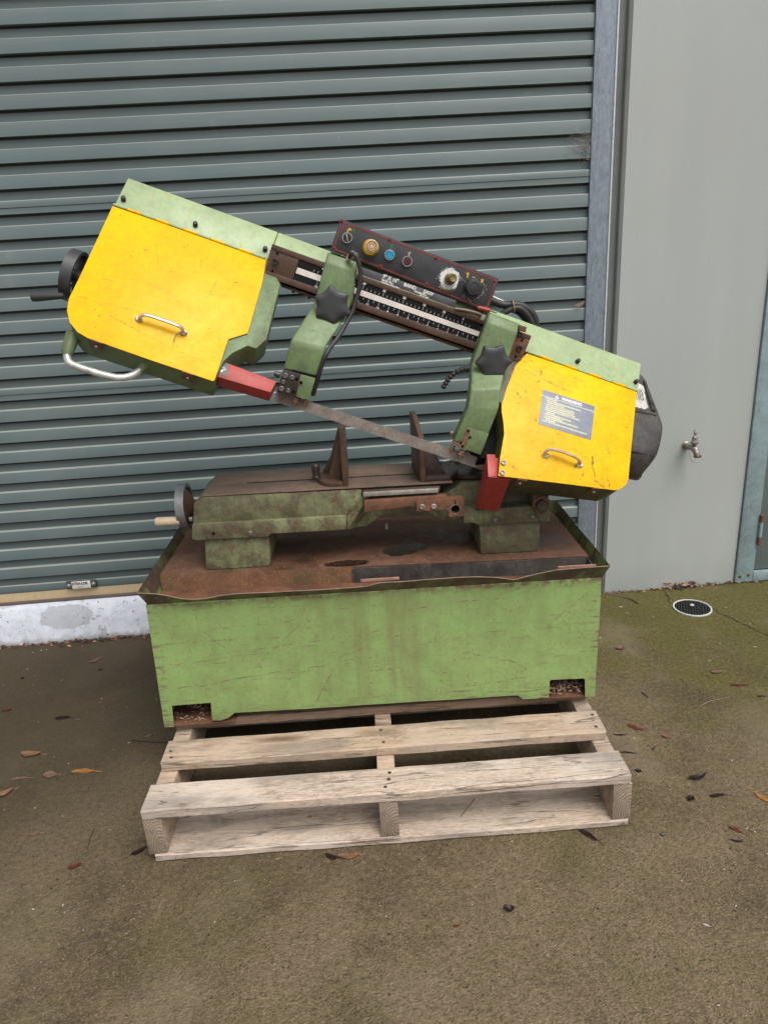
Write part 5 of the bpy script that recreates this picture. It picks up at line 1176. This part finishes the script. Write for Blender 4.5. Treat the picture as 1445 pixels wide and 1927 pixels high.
for a in (
    ('curled tan dry leaf at the far left, above the round brown one', 61, 1420, .062, .026, -15, 'leaf_a', .35), ('small round brown leaf between the tan and the golden leaf', 96, 1459, .040, .030, 10, 'leaf_e', .15), ('long golden-brown leaf lying left of the pallet', 158, 1454, .072, .018, 4, 'leaf_d', .12),
    ('pinkish pointed leaf below the white sill, left of the cabinet', 180, 1243, .044, .016, 40, 'leaf_e', .25), ('dark curled leaf with a pale tip left of the cabinet foot', 119, 1353, .050, .016, -6, 'leaf_c', .3), ('small red-brown leaf at the left edge near the cabinet height', 14, 1337, .030, .018, 20, 'leaf_b', .3),
    ('crumpled brown leaf cut by the left edge of the photo', 10, 1493, .050, .022, 30, 'leaf_a', .4), ('small bright red leaf left of the pallet front corner', 142, 1630, .032, .014, 25, 'leaf_b', .4), ('faint pink leaf flake left of the pallet', 66, 1569, .030, .010, 8, 'leaf_e', .1), ('flat pink-brown leaf fragment beside the tan leaf', 38, 1467, .055, .010, 4, 'leaf_e', .1),
    ('small curled brown leaf right of the cabinet, below the drain', 1168, 1222, .034, .020, -15, 'leaf_e', .45), ('pale star-like leaf right of the cabinet', 1349, 1265, .042, .016, -4, 'leaf_e', .3), ('long reddish leaf in the moss at the right', 1391, 1289, .060, .012, 6, 'leaf_b', .15), ('orange and black leaf beside the second pallet board', 1197, 1369, .050, .014, -38, 'leaf_b', .2),
    ('small buff leaf right of the pallet, above the twiggy clump', 1254, 1387, .024, .013, -30, 'leaf_a', .5), ('thin maroon leaf close to the right pallet end', 1166, 1382, .040, .006, -10, 'leaf_c', .1), ('dark forked leaf clump right of the pallet corner', 1310, 1462, .055, .018, 22, 'leaf_c', .4), ('small black curled leaf below the forked clump', 1299, 1504, .022, .018, 35, 'leaf_c', .6),
    ('dark red pointed leaf right of the black curled one', 1350, 1498, .042, .012, -8, 'leaf_c', .15), ('large orange-brown leaf at the right edge of the photo', 1438, 1503, .055, .018, 110, 'leaf_d', .15), ('rusty red leaf near the lower right edge', 1383, 1563, .034, .011, -42, 'leaf_b', .2), ('short dark leaf just below the rusty red one', 1386, 1582, .028, .007, -22, 'leaf_c', .1),
    ('dark brown leaf half under the right front of the pallet', 1107, 1574, .050, .014, -40, 'leaf_c', .15), ('dark round leaf alone in the foreground', 958, 1711, .024, .018, 10, 'leaf_c', .5), ('small tan leaf flake in the foreground', 858, 1742, .014, .007, 0, 'leaf_b', .2), ('brown leaf tucked under the middle of the pallet front', 656, 1611, .052, .018, 12, 'leaf_a', .3), ('dark leaf under the front of the pallet beside the brown one', 625, 1612, .036, .014, -20, 'leaf_c', .2),
    ('thin dark leaf at the far right above the buff leaf', 1432, 1311, .026, .006, -14, 'leaf_c', .1), ('dark narrow leaf beside the second gap of the pallet', 1182, 1418, .044, .006, -8, 'leaf_c', .1), ('black scrap of leaf at the left front corner of the pallet', 261, 1602, .040, .013, 38, 'leaf_c', .3), ('small dark leaf scrap right of the pallet board end', 1200, 1452, .018, .012, -40, 'leaf_c', .3),
    ('dull leaf flake left of the second pallet board', 281, 1385, .026, .010, 15, 'leaf_e', .2), ('small dark leaf under the sill at the left', 43, 1277, .014, .010, 10, 'leaf_c', .4), ('small brown leaf crumb left of the cabinet', 190, 1261, .018, .009, 5, 'leaf_c', .3)):
    leaf(*a, group=GL_)
def twig(label, pts, r, mat='twig', name='twig'):
    pp = cat([onZ(a, b, 0)+V((0, 0, r+.0004)) for a, b in pts], 4); n = len(pp)
    return tag(link(name, tube(pp, [r*(1-.5*i/n) for i in range(n)], 6), MT[mat]), label, 'twig', 'twigs and bark on the concrete')
twig('long black stick poking out left of the pallet', [(250, 1394), (280, 1397), (320, 1399)], .0035)
twig('thin upright-looking twig left of the pallet corner', [(178, 1560), (170, 1580), (165, 1601)], .0013)
twig('short black twig right of the cabinet foot', [(1207, 1304), (1213, 1309), (1220, 1314)], .0022)
twig('small black twig right of the pallet gap', [(1227, 1412), (1231, 1408), (1234, 1404)], .0022)
twig('thin bent stem in the moss at the right', [(1315, 1330), (1335, 1320), (1355, 1316), (1372, 1312)], .0012, 'bark')
twig('pale straw below the twiggy leaf clump', [(1261, 1467), (1274, 1460)], .0012, 'bark')
twig('curved hair-thin stem at the lower left', [(28, 1606), (36, 1603), (41, 1594)], .0010)
tag(link('straw', tube([onZ(893, 1506, .0214)+V((0, 0, .004)), onZ(880, 1521, .0214)+V((0, 0, .002)), onZ(867, 1538, .0214)+V((0, 0, .0022))], .0014, 6), MT['bark']), 'pale straw lying on the bottom front board of the pallet', 'straw')
# long peeled bark strip against the wall
bp = [onZ(a, b, 0) for a, b in ((1134, 1116), (1150, 1118), (1168, 1122), (1184, 1128), (1201, 1138))]; bm = B(); pv_ = None
for i, q in enumerate(cat(bp, 4)):
    t = i/16; ww = .010*math.sin(math.pi*min(.97, t*.85+.13))+.001; a = bm.verts.new(q+V((0, -ww, .002))); m_ = bm.verts.new(q+V((0, 0, .007))); b = bm.verts.new(q+V((0, ww, .003)))
    if pv_: bm.faces.new((pv_[0], a, m_, pv_[1])); bm.faces.new((pv_[1], m_, b, pv_[2]))
    pv_ = (a, m_, b)
bmesh.ops.solidify(bm, geom=bm.faces[:], thickness=.0008)
tag(link('bark_strip', bm, MT['bark']), 'long curved pale bark strip lying at the foot of the grey wall', 'bark')
# litter swept against the wall foot and sill: nobody could count it
def litter(name, pts, n, seed, mats, spread=.018, size=(.006, .030), label='', hz=.010):
    rng = random.Random(seed); bm = B()
    for i in range(n):
        k = rng.random()*(len(pts)-1); a, b = pts[int(k)], pts[min(int(k)+1, len(pts)-1)]; c = a+(b-a)*(k-int(k))
        c = c+V((rng.gauss(0, .01), -abs(rng.gauss(0, spread)), rng.uniform(.001, hz))); L = rng.uniform(*size)*rng.choice((.5, .8, 1)); an = rng.uniform(-.9, .9)
        u = V((math.cos(an), math.sin(an), rng.uniform(-.25, .25)))*L; v = V((-math.sin(an), math.cos(an), rng.uniform(-.5, .6)))*L*rng.uniform(.15, .4)
        f = bm.faces.new([bm.verts.new(c-u*.5), bm.verts.new(c-v*.5), bm.verts.new(c+u*.5), bm.verts.new(c+v*.6+V((0, 0, .002)))]); f.material_index = rng.randrange(len(mats))
    for v in bm.verts: v.co.z = max(v.co.z, .0006)
    o = link(name, bm, [MT[m] for m in mats], recalc=False); o['kind'] = 'stuff'; return tag(o, label, 'leaf litter')
wallfoot = [wp(x, -.053, 0) for x in (.95, 1.05, 1.15, 1.22, 1.30, 1.36, 1.45, 1.56, 1.7)]
litter('leaf_litter', wallfoot, 240, 4, ('leaf_c', 'leaf_a', 'twig', 'leaf_c'), .007, (.006, .024), 'line of dark leaf litter along the foot of the grey wall')
litter('leaf_litter', [wp(x, -.053, 0) for x in (1.20, 1.25, 1.29, 1.33)], 48, 6, ('leaf_c', 'leaf_a', 'bark', 'leaf_c'), .012, (.015, .045), 'heap of curled leaves against the grey wall behind the drain', .026)
litter('leaf_litter', [wp(x, -.088, 0) for x in (-1.55, -1.45, -1.25, -1.1, -.95, -.85)], 230, 5, ('leaf_c', 'leaf_c', 'leaf_a', 'twig', 'leaf_b'), .012, (.006, .032), 'damp leaf litter along the foot of the white sill')
# specks of grit, twig ends and seed husks on the slab
rng = random.Random(11); bm = B()
for i in range(900):
    x = rng.uniform(-1.5, 1.7); y = rng.uniform(-.55, 1.15)
    if -.6 < x < .6 and 0 < y: continue
    r = rng.choice((.0008, .0011, .0015, .0022)); a = rng.uniform(0, 3.14); e = rng.choice((1, 1, 1.6, 4))
    u = V((math.cos(a), math.sin(a), 0))*r*e; v = V((-math.sin(a), math.cos(a), 0))*r; c = V((x, y, .0004)); t = bm.verts.new(c+V((0, 0, r*1.1)))
    q = [bm.verts.new(c+d) for d in (u, v, -u, -v)]
    for k in range(4): f = bm.faces.new((q[k], q[(k+1) % 4], t)); f.material_index = i % 5
gt = link('grit', bm, [MT['stone'], MT['twig'], MT['leaf_c'], MT['bark'], MT['leaf_b']]); gt['kind'] = 'stuff'; tag(gt, 'loose grit and seed husks strewn over the damp concrete', 'grit')
# cobweb with caught debris beside the galvanised guide, and a dead gum leaf stuck further down
rng = random.Random(8); bm = B(); a0 = wpx(1107, 272, -.022)
for i in range(150):
    t = abs(rng.gauss(0, .4)); px = 1112-1*t*46; py = 270+rng.gauss(0, 20)*(1-.3*t); p = wpx(px, py, rng.uniform(-.024, -.014)); q = a0+V((rng.gauss(0, .005), rng.uniform(-.004, .004), rng.gauss(0, .022)))
    if i % 3: q = p+V((rng.uniform(-.035, .01), rng.uniform(-.003, .003), rng.gauss(0, .008)))
    m_ = (p+q)/2+V((0, -.002, -abs(rng.gauss(0, .005)))); merge(bm, tube([p, m_, q], .00022, 3, False))
for i in range(70):
    p = a0+V((-abs(rng.gauss(0, .010)), rng.uniform(-.006, .002), rng.gauss(0, .028))); r = rng.uniform(.0006, .0020)
    merge(bm, prism([p+V((rng.uniform(-r, r), rng.uniform(-r, r), rng.uniform(-r, r)))*1.6 for _ in range(3)], (0, r, 0)))
cw = link('cobweb', bm, MT['web'], recalc=False); cw['kind'] = 'stuff'; tag(cw, 'dusty cobweb full of debris where the roller door meets the steel guide', 'cobweb')
gl = [wpx(a, b, -.022) for a, b in ((1079, 575), (1088, 570), (1099, 566), (1098, 572), (1089, 577))]
tag(link('leaf', prism(gl, (0, .001, 0)), MT['bark']), 'pale dry gum leaf stuck to the door beside the galvanised guide', 'leaf')
